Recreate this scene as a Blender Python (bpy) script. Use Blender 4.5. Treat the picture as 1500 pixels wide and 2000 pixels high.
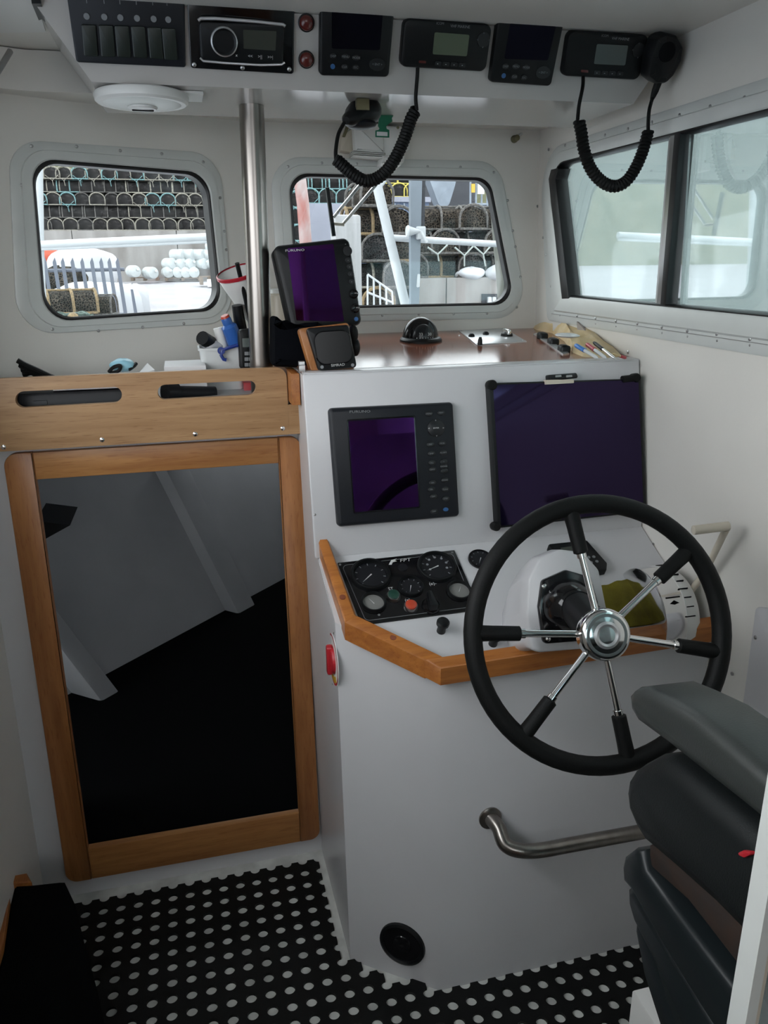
import bpy, math, random
from mathutils import Vector, Matrix
random.seed(7)
for o in list(bpy.data.objects): bpy.data.objects.remove(o)
scene = bpy.context.scene
col = scene.collection

# ------------------------------------------------------------------ camera
# world: X starboard, Y forward (bow), Z up, metres; cabin floor at z = 0
FPX = 1528.0
def _n(v): return Vector(v).normalized()
_dX = _n((6500, -553, 1528)); _t = Vector((-400, -485, 1528)); _dY = _n(_t - _dX * _dX.dot(_t)); _dZ = _dX.cross(_dY)
CAM = Vector((0, 0, 1.65))
def ray(px, py):
    c = Vector((px - 750, py - 1000, FPX))
    return Vector((_dX.dot(c), _dY.dot(c), _dZ.dot(c)))
cd = bpy.data.cameras.new('camera'); cam = bpy.data.objects.new('camera', cd); col.objects.link(cam)
cd.sensor_fit = 'VERTICAL'; cd.sensor_height = 24.0; cd.lens = 24.0 * FPX / 2000.0
cd.clip_start = 0.05; cd.clip_end = 300
r_ = Vector((_dX[0], _dY[0], _dZ[0])); d_ = Vector((_dX[1], _dY[1], _dZ[1])); f_ = Vector((_dX[2], _dY[2], _dZ[2]))
M_ = Matrix((r_, -d_, -f_)).transposed().to_4x4(); M_.translation = CAM
cam.matrix_world = M_
scene.camera = cam
# ------------------------------------------------------------------ overcast sky, exposure
w = bpy.data.worlds.new('overcast_sky'); scene.world = w; w.use_nodes = True
bg = w.node_tree.nodes['Background']; bg.inputs[0].default_value = (0.93, 0.97, 1.0, 1); bg.inputs[1].default_value = 1.0
vs = scene.view_settings
vs.view_transform = 'Standard'; vs.look = 'None'; vs.gamma = 1.0; vs.use_curve_mapping = False
vs.exposure = 2.5

# ------------------------------------------------------------------ helpers
def at(px, py, p, n):
    d = ray(px, py); n = Vector(n); return CAM + d * ((Vector(p) - CAM).dot(n) / d.dot(n))
def PY(px, py, y): return at(px, py, (0, y, 0), (0, 1, 0))
def PZ(px, py, z): return at(px, py, (0, 0, z), (0, 0, 1))
def PX(px, py, x): return at(px, py, (x, 0, 0), (1, 0, 0))
class Fr:
    """a plane with its own axes: u along it, v up it, n out of it"""
    def __init__(s, o, u, v):
        s.o = Vector(o); s.u = _n(u); v = Vector(v); v = v - s.u * s.u.dot(v); s.v = v.normalized(); s.n = s.u.cross(s.v)
    def w(s, u, v, n=0): return s.o + s.u * u + s.v * v + s.n * n
    def q(s, px, py, n=0):
        p = at(px, py, s.o + s.n * n, s.n) - s.o; return (p.dot(s.u), p.dot(s.v))
def L(c):
    if isinstance(c, str):
        c = [int(c[i:i + 2], 16) / 255 for i in (0, 2, 4)]
        c = [x / 12.92 if x <= .04045 else ((x + .055) / 1.055) ** 2.4 for x in c]
    return (c[0], c[1], c[2], 1)
MATS = {}
def mat(name, c, rough=.5, metal=0, var=.0, vscale=30, bump=0, bscale=200, stretch=None, c2=None, ior=None, tint=None, coat=0, detail=4, spec=None):
    m = bpy.data.materials.new(name); MATS[name] = m; m.use_nodes = True
    nt = m.node_tree; b = nt.nodes['Principled BSDF']; N = nt.nodes; K = nt.links
    b.inputs['Base Color'].default_value = L(c); b.inputs['Roughness'].default_value = rough; b.inputs['Metallic'].default_value = metal
    if ior: b.inputs['IOR'].default_value = ior
    if spec is not None: b.inputs['Specular IOR Level'].default_value = spec
    if tint: b.inputs['Specular Tint'].default_value = L(tint)
    if coat: b.inputs['Coat Weight'].default_value = coat; b.inputs['Coat Roughness'].default_value = .08
    tc = N.new('ShaderNodeTexCoord'); mp = N.new('ShaderNodeMapping'); K.new(tc.outputs['Object'], mp.inputs[0])
    if stretch: mp.inputs['Scale'].default_value = stretch
    if c2 is not None or var:
        nz = N.new('ShaderNodeTexNoise'); nz.inputs['Scale'].default_value = vscale; nz.inputs['Detail'].default_value = detail
        K.new(mp.outputs[0], nz.inputs['Vector'])
        rp = N.new('ShaderNodeValToRGB'); rp.color_ramp.elements[0].position = .35; rp.color_ramp.elements[1].position = .65
        a = L(c); z = L(c2) if c2 is not None else tuple(min(1, x * (1 + var)) for x in a[:3]) + (1,)
        if c2 is None: a = tuple(x * (1 - var) for x in a[:3]) + (1,)
        rp.color_ramp.elements[0].color = a; rp.color_ramp.elements[1].color = z
        K.new(nz.outputs[0], rp.inputs[0]); K.new(rp.outputs[0], b.inputs['Base Color'])
    if bump:
        n2 = N.new('ShaderNodeTexNoise'); n2.inputs['Scale'].default_value = bscale; n2.inputs['Detail'].default_value = 2
        K.new(mp.outputs[0], n2.inputs['Vector'])
        bp = N.new('ShaderNodeBump'); bp.inputs['Strength'].default_value = bump; bp.inputs['Distance'].default_value = .002
        K.new(n2.outputs[0], bp.inputs['Height']); K.new(bp.outputs[0], b.inputs['Normal'])
    return m
def wood(name, c1, c2, c3, grain, rough=.38):
    m = mat(name, c1, rough); nt = m.node_tree; N = nt.nodes; K = nt.links; b = N['Principled BSDF']
    mp = [n for n in N if n.type == 'MAPPING'][0]
    s = [1, 1, 1]; s['XYZ'.index(grain)] = .07; mp.inputs['Scale'].default_value = s
    n1 = N.new('ShaderNodeTexNoise'); n1.inputs['Scale'].default_value = 55; n1.inputs['Detail'].default_value = 5; n1.inputs['Distortion'].default_value = .6
    n2 = N.new('ShaderNodeTexNoise'); n2.inputs['Scale'].default_value = 330; n2.inputs['Detail'].default_value = 2
    K.new(mp.outputs[0], n1.inputs['Vector']); K.new(mp.outputs[0], n2.inputs['Vector'])
    r1 = N.new('ShaderNodeValToRGB'); r1.color_ramp.elements[0].position = .3; r1.color_ramp.elements[1].position = .7
    r1.color_ramp.elements[0].color = L(c1); r1.color_ramp.elements[1].color = L(c2)
    r2 = N.new('ShaderNodeValToRGB'); r2.color_ramp.elements[0].position = .30; r2.color_ramp.elements[1].position = .42
    r2.color_ramp.elements[0].color = L(c3); r2.color_ramp.elements[1].color = (1, 1, 1, 1)
    mx = N.new('ShaderNodeMix'); mx.data_type = 'RGBA'; mx.blend_type = 'MULTIPLY'; mx.inputs[0].default_value = .55
    K.new(n1.outputs[0], r1.inputs[0]); K.new(n2.outputs[0], r2.inputs[0])
    K.new(r1.outputs[0], mx.inputs[6]); K.new(r2.outputs[0], mx.inputs[7]); K.new(mx.outputs[2], b.inputs['Base Color'])
    return m
def glass(name, tintc, refl, fres=1.5, haze=0):
    m = bpy.data.materials.new(name); MATS[name] = m; m.use_nodes = True; nt = m.node_tree; N = nt.nodes; K = nt.links
    N.remove(N['Principled BSDF']); out = [n for n in N if n.type == 'OUTPUT_MATERIAL'][0]
    t = N.new('ShaderNodeBsdfTransparent'); t.inputs[0].default_value = L(tintc)
    g = N.new('ShaderNodeBsdfGlossy'); g.inputs['Roughness'].default_value = .02; g.inputs[0].default_value = (.95, .98, 1, 1)
    lw = N.new('ShaderNodeLayerWeight'); lw.inputs[0].default_value = .5      # Schlick: works from both faces of the thin pane
    r0 = ((fres - 1) / (fres + 1)) ** 2
    pw = N.new('ShaderNodeMath'); pw.operation = 'POWER'; pw.inputs[1].default_value = 5; K.new(lw.outputs['Facing'], pw.inputs[0])
    ad = N.new('ShaderNodeMath'); ad.operation = 'MULTIPLY_ADD'; ad.inputs[1].default_value = 1 - r0; ad.inputs[2].default_value = r0 + refl; ad.use_clamp = True
    K.new(pw.outputs[0], ad.inputs[0])
    mx = N.new('ShaderNodeMixShader'); K.new(ad.outputs[0], mx.inputs[0]); K.new(t.outputs[0], mx.inputs[1]); K.new(g.outputs[0], mx.inputs[2])
    last = mx
    if haze:
        df = N.new('ShaderNodeBsdfDiffuse'); df.inputs[0].default_value = (.8, .84, .84, 1)
        nz = N.new('ShaderNodeTexNoise'); nz.inputs['Scale'].default_value = 3.5; nz.inputs['Detail'].default_value = 5
        tc = N.new('ShaderNodeTexCoord'); K.new(tc.outputs['Object'], nz.inputs['Vector'])
        mr = N.new('ShaderNodeMapRange'); mr.inputs[1].default_value = .3; mr.inputs[2].default_value = .75; mr.inputs[3].default_value = haze * .5; mr.inputs[4].default_value = haze
        K.new(nz.outputs[0], mr.inputs[0])
        m2 = N.new('ShaderNodeMixShader'); K.new(mr.outputs[0], m2.inputs[0]); K.new(mx.outputs[0], m2.inputs[1]); K.new(df.outputs[0], m2.inputs[2]); last = m2
    K.new(last.outputs[0], out.inputs[0]); return m

def net(name, c1, c2, scale):
    m = mat(name, c1, .95, spec=.1); nt = m.node_tree; N = nt.nodes; K = nt.links
    vo = N.new('ShaderNodeTexVoronoi'); vo.feature = 'DISTANCE_TO_EDGE'; vo.inputs['Scale'].default_value = scale
    nz = N.new('ShaderNodeTexNoise'); nz.inputs['Scale'].default_value = 5; nz.inputs['Detail'].default_value = 3
    mp = [n for n in N if n.type == 'MAPPING'][0]; K.new(mp.outputs[0], vo.inputs['Vector']); K.new(mp.outputs[0], nz.inputs['Vector'])
    r = N.new('ShaderNodeValToRGB'); r.color_ramp.elements[0].position = .04; r.color_ramp.elements[1].position = .11
    r.color_ramp.elements[0].color = L(c2); r.color_ramp.elements[1].color = L(c1); K.new(vo.outputs['Distance'], r.inputs[0])
    mx = N.new('ShaderNodeMix'); mx.data_type = 'RGBA'; mx.blend_type = 'MULTIPLY'; mx.inputs[0].default_value = .8
    r2 = N.new('ShaderNodeValToRGB'); r2.color_ramp.elements[0].position = .35; r2.color_ramp.elements[1].position = .65; r2.color_ramp.elements[0].color = (.25, .25, .25, 1)
    K.new(nz.outputs[0], r2.inputs[0]); K.new(r.outputs[0], mx.inputs[6]); K.new(r2.outputs[0], mx.inputs[7]); K.new(mx.outputs[2], N['Principled BSDF'].inputs['Base Color'])
    return m
OFF = {}
def rpoly(cs, r, k=6):
    """corner points -> polygon with rounded corners, k+1 points a corner"""
    out = []; n = len(cs); rr = r if isinstance(r, (list, tuple)) else [r] * n
    for i in range(n):
        p = Vector(cs[i]); a = (Vector(cs[i - 1]) - p); b = (Vector(cs[(i + 1) % n]) - p); la, lb = a.length, b.length
        a.normalize(); b.normalize(); th = a.angle(b); R = rr[i]
        t = min(R / math.tan(th / 2), la * .49, lb * .49); R = t * math.tan(th / 2)
        c = p + (a + b).normalized() * (R / math.sin(th / 2)); s = p + a * t - c; e = p + b * t - c
        a0 = math.atan2(s[1], s[0]); a1 = math.atan2(e[1], e[0]); da = (a1 - a0 + math.pi) % (2 * math.pi) - math.pi
        for j in range(k + 1):
            x = a0 + da * j / k; out.append((c[0] + R * math.cos(x), c[1] + R * math.sin(x)))
    return out
def circ(c, r, n=24, ry=None):
    ry = ry or r; return [(c[0] + r * math.cos(2 * math.pi * i / n), c[1] + ry * math.sin(2 * math.pi * i / n)) for i in range(n)]
def inset(pts, b):
    out = []; n = len(pts)
    for i in range(n):
        p = Vector(pts[i]); e1 = (p - Vector(pts[i - 1])); e2 = (Vector(pts[(i + 1) % n]) - p)
        if e1.length < 1e-9: e1 = e2
        if e2.length < 1e-9: e2 = e1
        n1 = Vector((-e1[1], e1[0])).normalized(); n2 = Vector((-e2[1], e2[0])).normalized()
        d = n1 + n2; k = max(.4, 1 + n1.dot(n2)); out.append(tuple(p + d * (b / k)))
    return out
WZ = Fr((0, 0, 0), (1, 0, 0), (0, 1, 0))
class MB:
    def __init__(s): s.v = []; s.f = []
    def add(s, vs, fs):
        k = len(s.v); s.v += [Vector(x) for x in vs]; s.f += [tuple(i + k for i in f) for f in fs]; return s
    def loops(s, ls, cap0=True, cap1=True, close=True):
        n = len(ls[0]); vs = [p for l in ls for p in l]; fs = []
        for i in range(len(ls) - 1):
            for j in range(n if close else n - 1):
                k = (j + 1) % n; fs.append((i * n + j, i * n + k, (i + 1) * n + k, (i + 1) * n + j))
        if cap0: fs.append(tuple(range(n - 1, -1, -1)))
        if cap1: fs.append(tuple((len(ls) - 1) * n + j for j in range(n)))
        return s.add(vs, fs)
    def prism(s, F, pts, n0, n1, b=0):
        pts = [tuple(p) for p in pts]
        if sum(pts[i - 1][0] * pts[i][1] - pts[i][0] * pts[i - 1][1] for i in range(len(pts))) < 0: pts = pts[::-1]
        ls = [[F.w(p[0], p[1], n0) for p in pts]]
        if b:
            ls.append([F.w(p[0], p[1], n1 - b) for p in pts])
            q = inset(pts, b * .3); ls.append([F.w(p[0], p[1], n1 - b * .3) for p in q])
            q = inset(pts, b); ls.append([F.w(p[0], p[1], n1) for p in q])
        else: ls.append([F.w(p[0], p[1], n1) for p in pts])
        return s.loops(ls)
    def ring(s, F, po, pi, n0, n1):
        """plate with a hole"""
        n = len(po); A = [F.w(*p, n0) for p in po]; B = [F.w(*p, n1) for p in po]; C = [F.w(*p, n1) for p in pi]; D = [F.w(*p, n0) for p in pi]
        return s.loops([A, B, C, D, A], False, False)
    def prof(s, F, po, pi, pr):
        ls = [[F.w(a[0] + (b[0] - a[0]) * t, a[1] + (b[1] - a[1]) * t, n) for a, b in zip(po, pi)] for t, n in pr]
        return s.loops(ls, False, False)
    def tube(s, path, r, seg=8, cap=True):
        path = [Vector(p) for p in path]; n = len(path); rs = r if isinstance(r, (list, tuple)) else [r] * n
        T = [(path[min(i + 1, n - 1)] - path[max(i - 1, 0)]).normalized() for i in range(n)]
        a = Vector((0, 0, 1)) if abs(T[0][2]) < .9 else Vector((1, 0, 0)); u = (a - T[0] * a.dot(T[0])).normalized(); ls = []
        for i in range(n):
            u = (u - T[i] * u.dot(T[i])); u = u.normalized() if u.length > 1e-6 else T[i].orthogonal().normalized()
            v = T[i].cross(u)
            ls.append([path[i] + (u * math.cos(2 * math.pi * j / seg) + v * math.sin(2 * math.pi * j / seg)) * rs[i] for j in range(seg)])
        return s.loops(ls, cap, cap)
    def lathe(s, c, ax, pr, seg=28, cap=True):
        c = Vector(c); ax = _n(ax); u = ax.orthogonal().normalized(); v = ax.cross(u)
        ls = [[c + ax * h + (u * math.cos(2 * math.pi * j / seg) + v * math.sin(2 * math.pi * j / seg)) * r for j in range(seg)] for r, h in pr]
        return s.loops(ls, cap, cap)
    def ell(s, c, rx, ry, rz, seg=16, rows=10, F=None):
        ls = []
        for i in range(rows + 1):
            th = -math.pi / 2 + math.pi * (i + .02) / (rows + .04); row = []
            for j in range(seg):
                a = 2 * math.pi * j / seg; p = (rx * math.cos(th) * math.cos(a), ry * math.cos(th) * math.sin(a), rz * math.sin(th))
                row.append(Vector(c) + (F.u * p[0] + F.v * p[1] + F.n * p[2] if F else Vector(p)))
            ls.append(row)
        return s.loops(ls)
    def box(s, x0, x1, y0, y1, z0, z1, b=0):
        return s.prism(WZ, [(x0, y0), (x1, y0), (x1, y1), (x0, y1)], z0, z1, b)
    def build(s, name, m, parent=None, smooth=38, label=None, cat=None, group=None, kind=None):
        vs = s.v
        if parent is None:
            xs = [v[0] for v in vs]; ys = [v[1] for v in vs]; zs = [v[2] for v in vs]
            off = Vector(((min(xs) + max(xs)) / 2, (min(ys) + max(ys)) / 2, min(zs)))
        else: off = OFF[parent]
        me = bpy.data.meshes.new(name); me.from_pydata([v - off for v in vs], [], s.f); me.validate()
        me.materials.append(MATS[m])
        if smooth:
            me.polygons.foreach_set('use_smooth', [True] * len(me.polygons)); me.set_sharp_from_angle(angle=math.radians(smooth))
        import bmesh
        bm = bmesh.new(); bm.from_mesh(me); bmesh.ops.recalc_face_normals(bm, faces=bm.faces); bm.to_mesh(me); bm.free(); me.update()
        o = bpy.data.objects.new(name, me); col.objects.link(o)
        if parent is None: o.location = off
        else: o.parent = parent
        OFF[o] = off; tag(o, label, cat, group, kind); return o
def tag(o, label=None, cat=None, group=None, kind=None):
    for k, v in (('label', label), ('category', cat), ('group', group), ('kind', kind)):
        if v: o[k] = v
    return o
def T(name, loc, label=None, cat=None, group=None, kind=None):
    o = bpy.data.objects.new(name, None); col.objects.link(o); o.location = loc; o.empty_display_size = .05
    OFF[o] = Vector(loc); return tag(o, label, cat, group, kind)
def text(F, s, c, size, m, parent, n=0, rot=0, name='lettering', sx=1, shear=0):
    cu = bpy.data.curves.new('t', 'FONT'); cu.body = s; cu.size = size; cu.align_x = 'CENTER'; cu.align_y = 'CENTER'; cu.shear = shear; cu.resolution_u = 2
    o = bpy.data.objects.new('t', cu); col.objects.link(o); dg = bpy.context.evaluated_depsgraph_get(); dg.update()
    me = bpy.data.meshes.new_from_object(o.evaluated_get(dg)); vs = []
    for v in me.vertices:
        x, y = v.co[0] * sx, v.co[1]; vs.append(F.w(c[0] + x * math.cos(rot) - y * math.sin(rot), c[1] + x * math.sin(rot) + y * math.cos(rot), n))
    fs = [tuple(p.vertices) for p in me.polygons]
    bpy.data.objects.remove(o); bpy.data.curves.remove(cu); bpy.data.meshes.remove(me)
    b = MB(); b.add(vs, fs); return b.build(name, m, parent, smooth=0)
def quad(F, pxs, r=0, n=0, k=5):
    cs = [F.q(*p, n) for p in pxs]; return rpoly(cs, r, k) if r else cs
def screwheads(F, pts, r, m, parent, n=0, name='screw'):
    for p in pts:
        b = MB(); b.lathe(F.w(p[0], p[1], n), F.n, [(r, -.001), (r * .95, r * .35), (r * .5, r * .6), (r * .15, r * .62)], 10); b.build(name, m, parent)
def smooth_path(pts, k=8):
    pts = [Vector(p) for p in pts]; out = []; P = [pts[0] * 2 - pts[1]] + pts + [pts[-1] * 2 - pts[-2]]
    for i in range(1, len(P) - 2):
        for j in range(k):
            t = j / k; a, b, c, d = P[i - 1], P[i], P[i + 1], P[i + 2]
            out.append(.5 * ((2 * b) + (c - a) * t + (2 * a - 5 * b + 4 * c - d) * t * t + (3 * b - a - 3 * c + d) * t ** 3))
    out.append(pts[-1]); return out
def helix(path, R, turns, k=9):
    """a coil round a path"""
    n = turns * k; path = [Vector(p) for p in path]; ls = [0]
    for i in range(1, len(path)): ls.append(ls[-1] + (path[i] - path[i - 1]).length)
    out = []; u = None
    for i in range(n + 1):
        d = ls[-1] * i / n; j = max(x for x in range(len(ls) - 1) if ls[x] <= d + 1e-9); t = (d - ls[j]) / max(1e-9, ls[j + 1] - ls[j])
        p = path[j].lerp(path[j + 1], t); tg = (path[j + 1] - path[j]).normalized()
        u = tg.orthogonal().normalized() if u is None else (u - tg * u.dot(tg)).normalized(); v = tg.cross(u); a = 2 * math.pi * i / k
        out.append(p + (u * math.cos(a) + v * math.sin(a)) * R)
    return out

# ------------------------------------------------------------------ materials
mat('wall_paint', (.72, .70, .655), .34, var=.03, vscale=3, bump=.08, bscale=120)  # lightened over gelcoat, putting the brighter light of the upper cabin into its colour
mat('gelcoat', (.60, .60, .615), .28, var=.02, vscale=4, bump=.05, bscale=150)
mat('cuddy_grey', (.42, .43, .44), .5, var=.05, vscale=4, bump=.1, bscale=100)  # greyer than gelcoat, so the dimness of the cuddy is put into its colour
mat('gloss_gelcoat', (.52, .50, .475), .12, var=.02, vscale=4)
mat('floor_paint', (.60, .61, .58), .5, var=.18, vscale=14)
mat('rubber', (.0055, .006, .006), .55, spec=0.2, bump=.2, bscale=400)
mat('carpet_black', (.0022, .0026, .003), .95, spec=0.05, bump=.6, bscale=900)
wood('teak', '946238', 'b07e4a', (.62, .48, .36), 'X')
wood('teak_up', '8f5b32', 'a97242', (.62, .46, .34), 'Z')
wood('teak_fwd', '8a5228', 'a86d38', (.6, .45, .33), 'Y')
wood('teak_board', '8f6a44', 'aa865e', (.55, .42, .30), 'X')
wood('teak_desk', '9a5c2c', 'b67437', (.65, .5, .36), 'X', .3)
wood('dash_brown', '7a4532', '8a523c', (.75, .62, .55), 'X', .13)
mat('alu_frame', (.62, .64, .62), .38, .08, var=.03, vscale=9)
mat('alu', (.56, .57, .58), .32, .7)
mat('steel', (.30, .275, .255), .28, 1, var=.1, vscale=40, stretch=(1, 1, .02))
mat('chrome', (.82, .82, .82), .1, 1)
mat('dull_steel', (.42, .42, .42), .3, 1)
mat('brass_dirty', (.22, .2, .12), .4, .8)
mat('black_plastic', (.006, .007, .008), .42, spec=0.3, bump=.06, bscale=500)
mat('charcoal_plastic', (.011, .013, .017), .42, spec=0.3, bump=.05, bscale=500)
mat('gloss_black', (.006, .006, .007), .12)
mat('matt_black', (.006, .006, .007), .8, spec=0.1)
mat('black_cloth', (.003, .0035, .005), .95, spec=0.05, bump=.5, bscale=300)
mat('seal', (.005, .005, .006), .4)
mat('screen_purple', (.0015, .001, .002), .03, ior=2.7, tint=(.55, .12, .90))
mat('screen_violet', (.005, .0035, .012), .05, ior=1.75, tint=(.36, .25, .62))
mat('screen_off', (.002, .002, .0025), .25, spec=.25)
mat('screen_dark', (.003, .003, .005), .25, spec=0.3, tint=(.35, .3, .5))
mat('lcd_green', (.10, .125, .08), .25)
mat('lcd_grey', (.09, .11, .105), .25)
mat('lcd_dim', (.045, .052, .042), .3)
mat('mark_white', (.62, .62, .62), .5)
mat('mark_grey', (.22, .23, .24), .5)
mat('mark_blue', (.03, .11, .28), .4)
mat('btn_dark', (.008, .009, .011), .35)
mat('switch_green', (.012, .019, .015), .4)
mat('red_lens', (.10, .012, .010), .25, coat=.5)
mat('red_plastic', (.45, .02, .03), .35)
mat('orange_red', (.50, .06, .025), .4)
mat('green_plastic', (.01, .05, .035), .35)
mat('green_card', (.0, .13, .065), .5)
mat('yellow_arc', (.55, .33, .03), .5)
mat('yellow_cloth', (.20, .17, .012), .95, c2=(.13, .105, .008), vscale=18, bump=.9, bscale=500)
mat('chamois', (.62, .47, .25), .9, c2=(.72, .60, .40), vscale=14, bump=.5, bscale=200)
mat('vinyl_grey', (.034, .038, .036), .38, spec=0.4, bump=.12, bscale=350)
mat('vinyl_black', (.008, .010, .0105), .45, spec=0.25, bump=.2, bscale=420)
mat('plastic_bellows', (.011, .015, .017), .35, spec=0.35)
mat('rusty', (.030, .015, .009), .7, c2=(.02, .014, .012), vscale=30)
mat('white_plastic', (.74, .74, .72), .35)
mat('paper', (.75, .75, .76), .8)
mat('blue_plastic', (.03, .12, .42), .3)
mat('deep_blue', (.012, .035, .22), .35)
mat('pale_blue', (.32, .62, .75), .4)
mat('clear_plastic', (.62, .64, .64), .25)
mat('ivory', (.62, .56, .46), .35)
mat('gauge_face', (.012, .013, .016), .25)
mat('gauge_pale', (.20, .20, .19), .3)
mat('blue_pen', (.02, .16, .50), .35)
mat('red_pen', (.42, .015, .03), .35)
mat('feather', (.35, .31, .28), .9)
mat('concrete', (.30, .285, .275), .85, c2=(.20, .185, .175), vscale=1.6, bump=.3, bscale=20, stretch=(1.5, 1, .35))
mat('quay_ground', (.31, .30, .315), .9, var=.10, vscale=.8)
mat('white_metal', (.52, .54, .56), .35)
mat('galv', (.20, .23, .27), .5, .3, var=.08, vscale=6)
mat('fence_grey', (.13, .145, .18), .6, .2)
net('net_dark', (.008, .008, .009), (.075, .07, .068), 34)
net('net_brown', (.012, .010, .009), (.11, .09, .07), 26)
mat('rope_cyan', (.20, .35, .35), .9, c2=(.08, .15, .16), vscale=30)
mat('rope_cream', (.32, .30, .25), .9, c2=(.14, .13, .11), vscale=30)
mat('rope_dark', (.05, .048, .046), .9, c2=(.15, .14, .13), vscale=30)
mat('rope_yellow', (.48, .40, .09), .9)
mat('rope_tan', (.26, .18, .09), .9, c2=(.13, .10, .06), vscale=40)
mat('rope_green', (.10, .14, .115), .9, c2=(.04, .06, .055), vscale=40)
mat('rope_pale', (.36, .40, .38), .9)
mat('weathered_white', (.40, .40, .41), .6, c2=(.30, .30, .30), vscale=8, stretch=(4, 4, .3))
mat('bag_white', (.50, .51, .53), .8, bump=.6, bscale=12)
mat('drum_white', (.46, .49, .49), .5, var=.06, vscale=8)
mat('pallet_wood', (.18, .14, .11), .9, var=.2, vscale=8)
mat('post_wood', (.16, .16, .14), .95, c2=(.08, .09, .075), vscale=6, bump=1, bscale=20, stretch=(1, 1, .15))
mat('container_blue', (.075, .105, .17), .6, var=.08, vscale=2)
mat('container_grey', (.24, .25, .30), .6, var=.06, vscale=2)
mat('shed_dark', (.04, .042, .05), .8, var=.1, vscale=3)
mat('red_paint', (.32, .06, .04), .7, c2=(.40, .34, .33), vscale=4, stretch=(1, 1, .4), detail=6)
mat('buoy_orange', (.45, .07, .03), .5)
mat('hill', (.13, .125, .075), .95, c2=(.085, .09, .05), vscale=.9)
mat('backdrop_pale', (.40, .425, .42), .8, var=.03, vscale=.5)
glass('window_glass', (.78, .80, .80), .0, 1.45)
glass('side_glass', (.72, .79, .78), .32, 1.6, haze=.05)
glass('door_glass', (.70, .85, .86), .03, 1.5, haze=.25)

# ------------------------------------------------------------------ planes of the wheelhouse
FB = Fr((0, 1.90, 0), (1, 0, 0), (0, .047, 1))            # bulkhead with the cuddy door
FC = Fr((0, 1.362, 0), (1, 0, 0), (0, .05, 1))            # front of the helm console
FU = Fr((0, 1.80, 1.405), (1, 0, 0), (0, .195, 1))        # raked instrument panel
FD = Fr((0, 1.718, .984), (1, 0, 0), (0, 1, .515))        # sloping helm desk
FT = Fr((0, 1.80, 1.405), (1, 0, 0), (0, 1, .047))        # dash top
FF = Fr((0, 1.81, 1.992), (1, 0, 0), (0, -.377, 1))       # overhead fascia
FW = Fr((0, 2.44, 1.43), (1, 0, 0), (0, .05, 1))          # centre windscreen
_a = math.radians(26)
FL = Fr((.2, 2.44, 1.43), (math.cos(_a), math.sin(_a), 0), (-math.sin(_a) * .05, math.cos(_a) * .05, 1))   # port wing windscreen
FS = Fr((1.12, 0, 0), (0, -1, 0), (0, 0, 1))              # starboard side
FZ = Fr((0, 0, 1.992), (1, 0, 0), (0, -1, 0))             # underside of the overhead box (n down)
def vprism(self, pts, dz, b=0):
    pts = [Vector(p) for p in pts]; ls = [[p - Vector((0, 0, dz)) for p in pts]]
    c = sum(pts, Vector()) / len(pts)
    if b:
        ls.append([p - Vector((0, 0, b)) for p in pts]); q = inset([(p[0], p[1]) for p in pts], b)
        if sum(pts[i - 1][0] * pts[i][1] - pts[i][0] * pts[i - 1][1] for i in range(len(pts))) < 0: q = inset([(p[0], p[1]) for p in pts], -b)
        ls.append([Vector((x[0], x[1], p[2])) for x, p in zip(q, pts)])
    else: ls.append(pts)
    return self.loops(ls)
MB.vprism = vprism
ST = 'structure'

# ------------------------------------------------------------------ shell
MB().box(-.54, 1.16, -1.2, 2.0, -.06, -.012).build('floor', 'floor_paint', kind=ST)
MB().box(-.58, 1.20, -1.2, 2.56, 2.12, 2.17).build('ceiling', 'wall_paint', kind=ST)
MB().vprism([(-.54, 2.07, 2.118), (-.30, 2.155, 2.118), (1.119, 2.155, 2.118), (1.119, 2.49, 2.118), (.2, 2.49, 2.118), (-.54, 2.13, 2.118)], .085, .0).build('trim_1', 'wall_paint', kind=ST)
# starboard side with its long sliding window
def R4(cs, r, k=8): return rpoly(cs, r, k)
sgl = [(-2.235, 1.545), (.15, 1.53), (.15, 1.915), (-2.40, 1.925)]
shole = R4([(-2.27, 1.515), (.18, 1.50), (.18, 1.945), (-2.43, 1.95)], [.02, .06, .06, .085])
MB().ring(FS, R4([(-2.50, -.05), (1.2, -.05), (1.2, 2.14), (-2.50, 2.14)], .001), shole, -.045, 0).build('wall_starboard', 'wall_paint', kind=ST)
# port side, its unseen window opening sized to light the console
MB().ring(Fr((-.50, 0, 0), (0, 1, 0), (0, 0, 1)), R4([(-1.2, -.05), (2.14, -.05), (2.14, 2.14), (-1.2, 2.14)], .001),
          R4([(.0, 1.36), (1.66, 1.36), (1.66, 2.0), (.0, 2.0)], .06), -.045, 0).build('wall_port', 'wall_paint', kind=ST)
# unseen aft bulkhead: dark teak and a high opening shaped for the cabin light
MB().ring(Fr((0, -1.2, 0), (-1, 0, 0), (0, 0, 1)), R4([(-1.16, -.06), (.58, -.06), (.58, 2.17), (-1.16, 2.17)], .001), R4([(-.75, 1.55), (.40, 1.55), (.40, 2.02), (-.75, 2.02)], .05), -.05, 0).build('wall_aft', 'teak_up', kind=ST)
# bulkhead under the shelf, with the doorway
MB().ring(FB, R4([(-.50, -.03), (.268, -.03), (.268, 1.30), (-.50, 1.30)], .001), R4([(-.40, .11), (.235, .11), (.235, 1.195), (-.40, 1.195)], .002), -.03, 0).build('wall_front', 'gelcoat', kind=ST)
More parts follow.
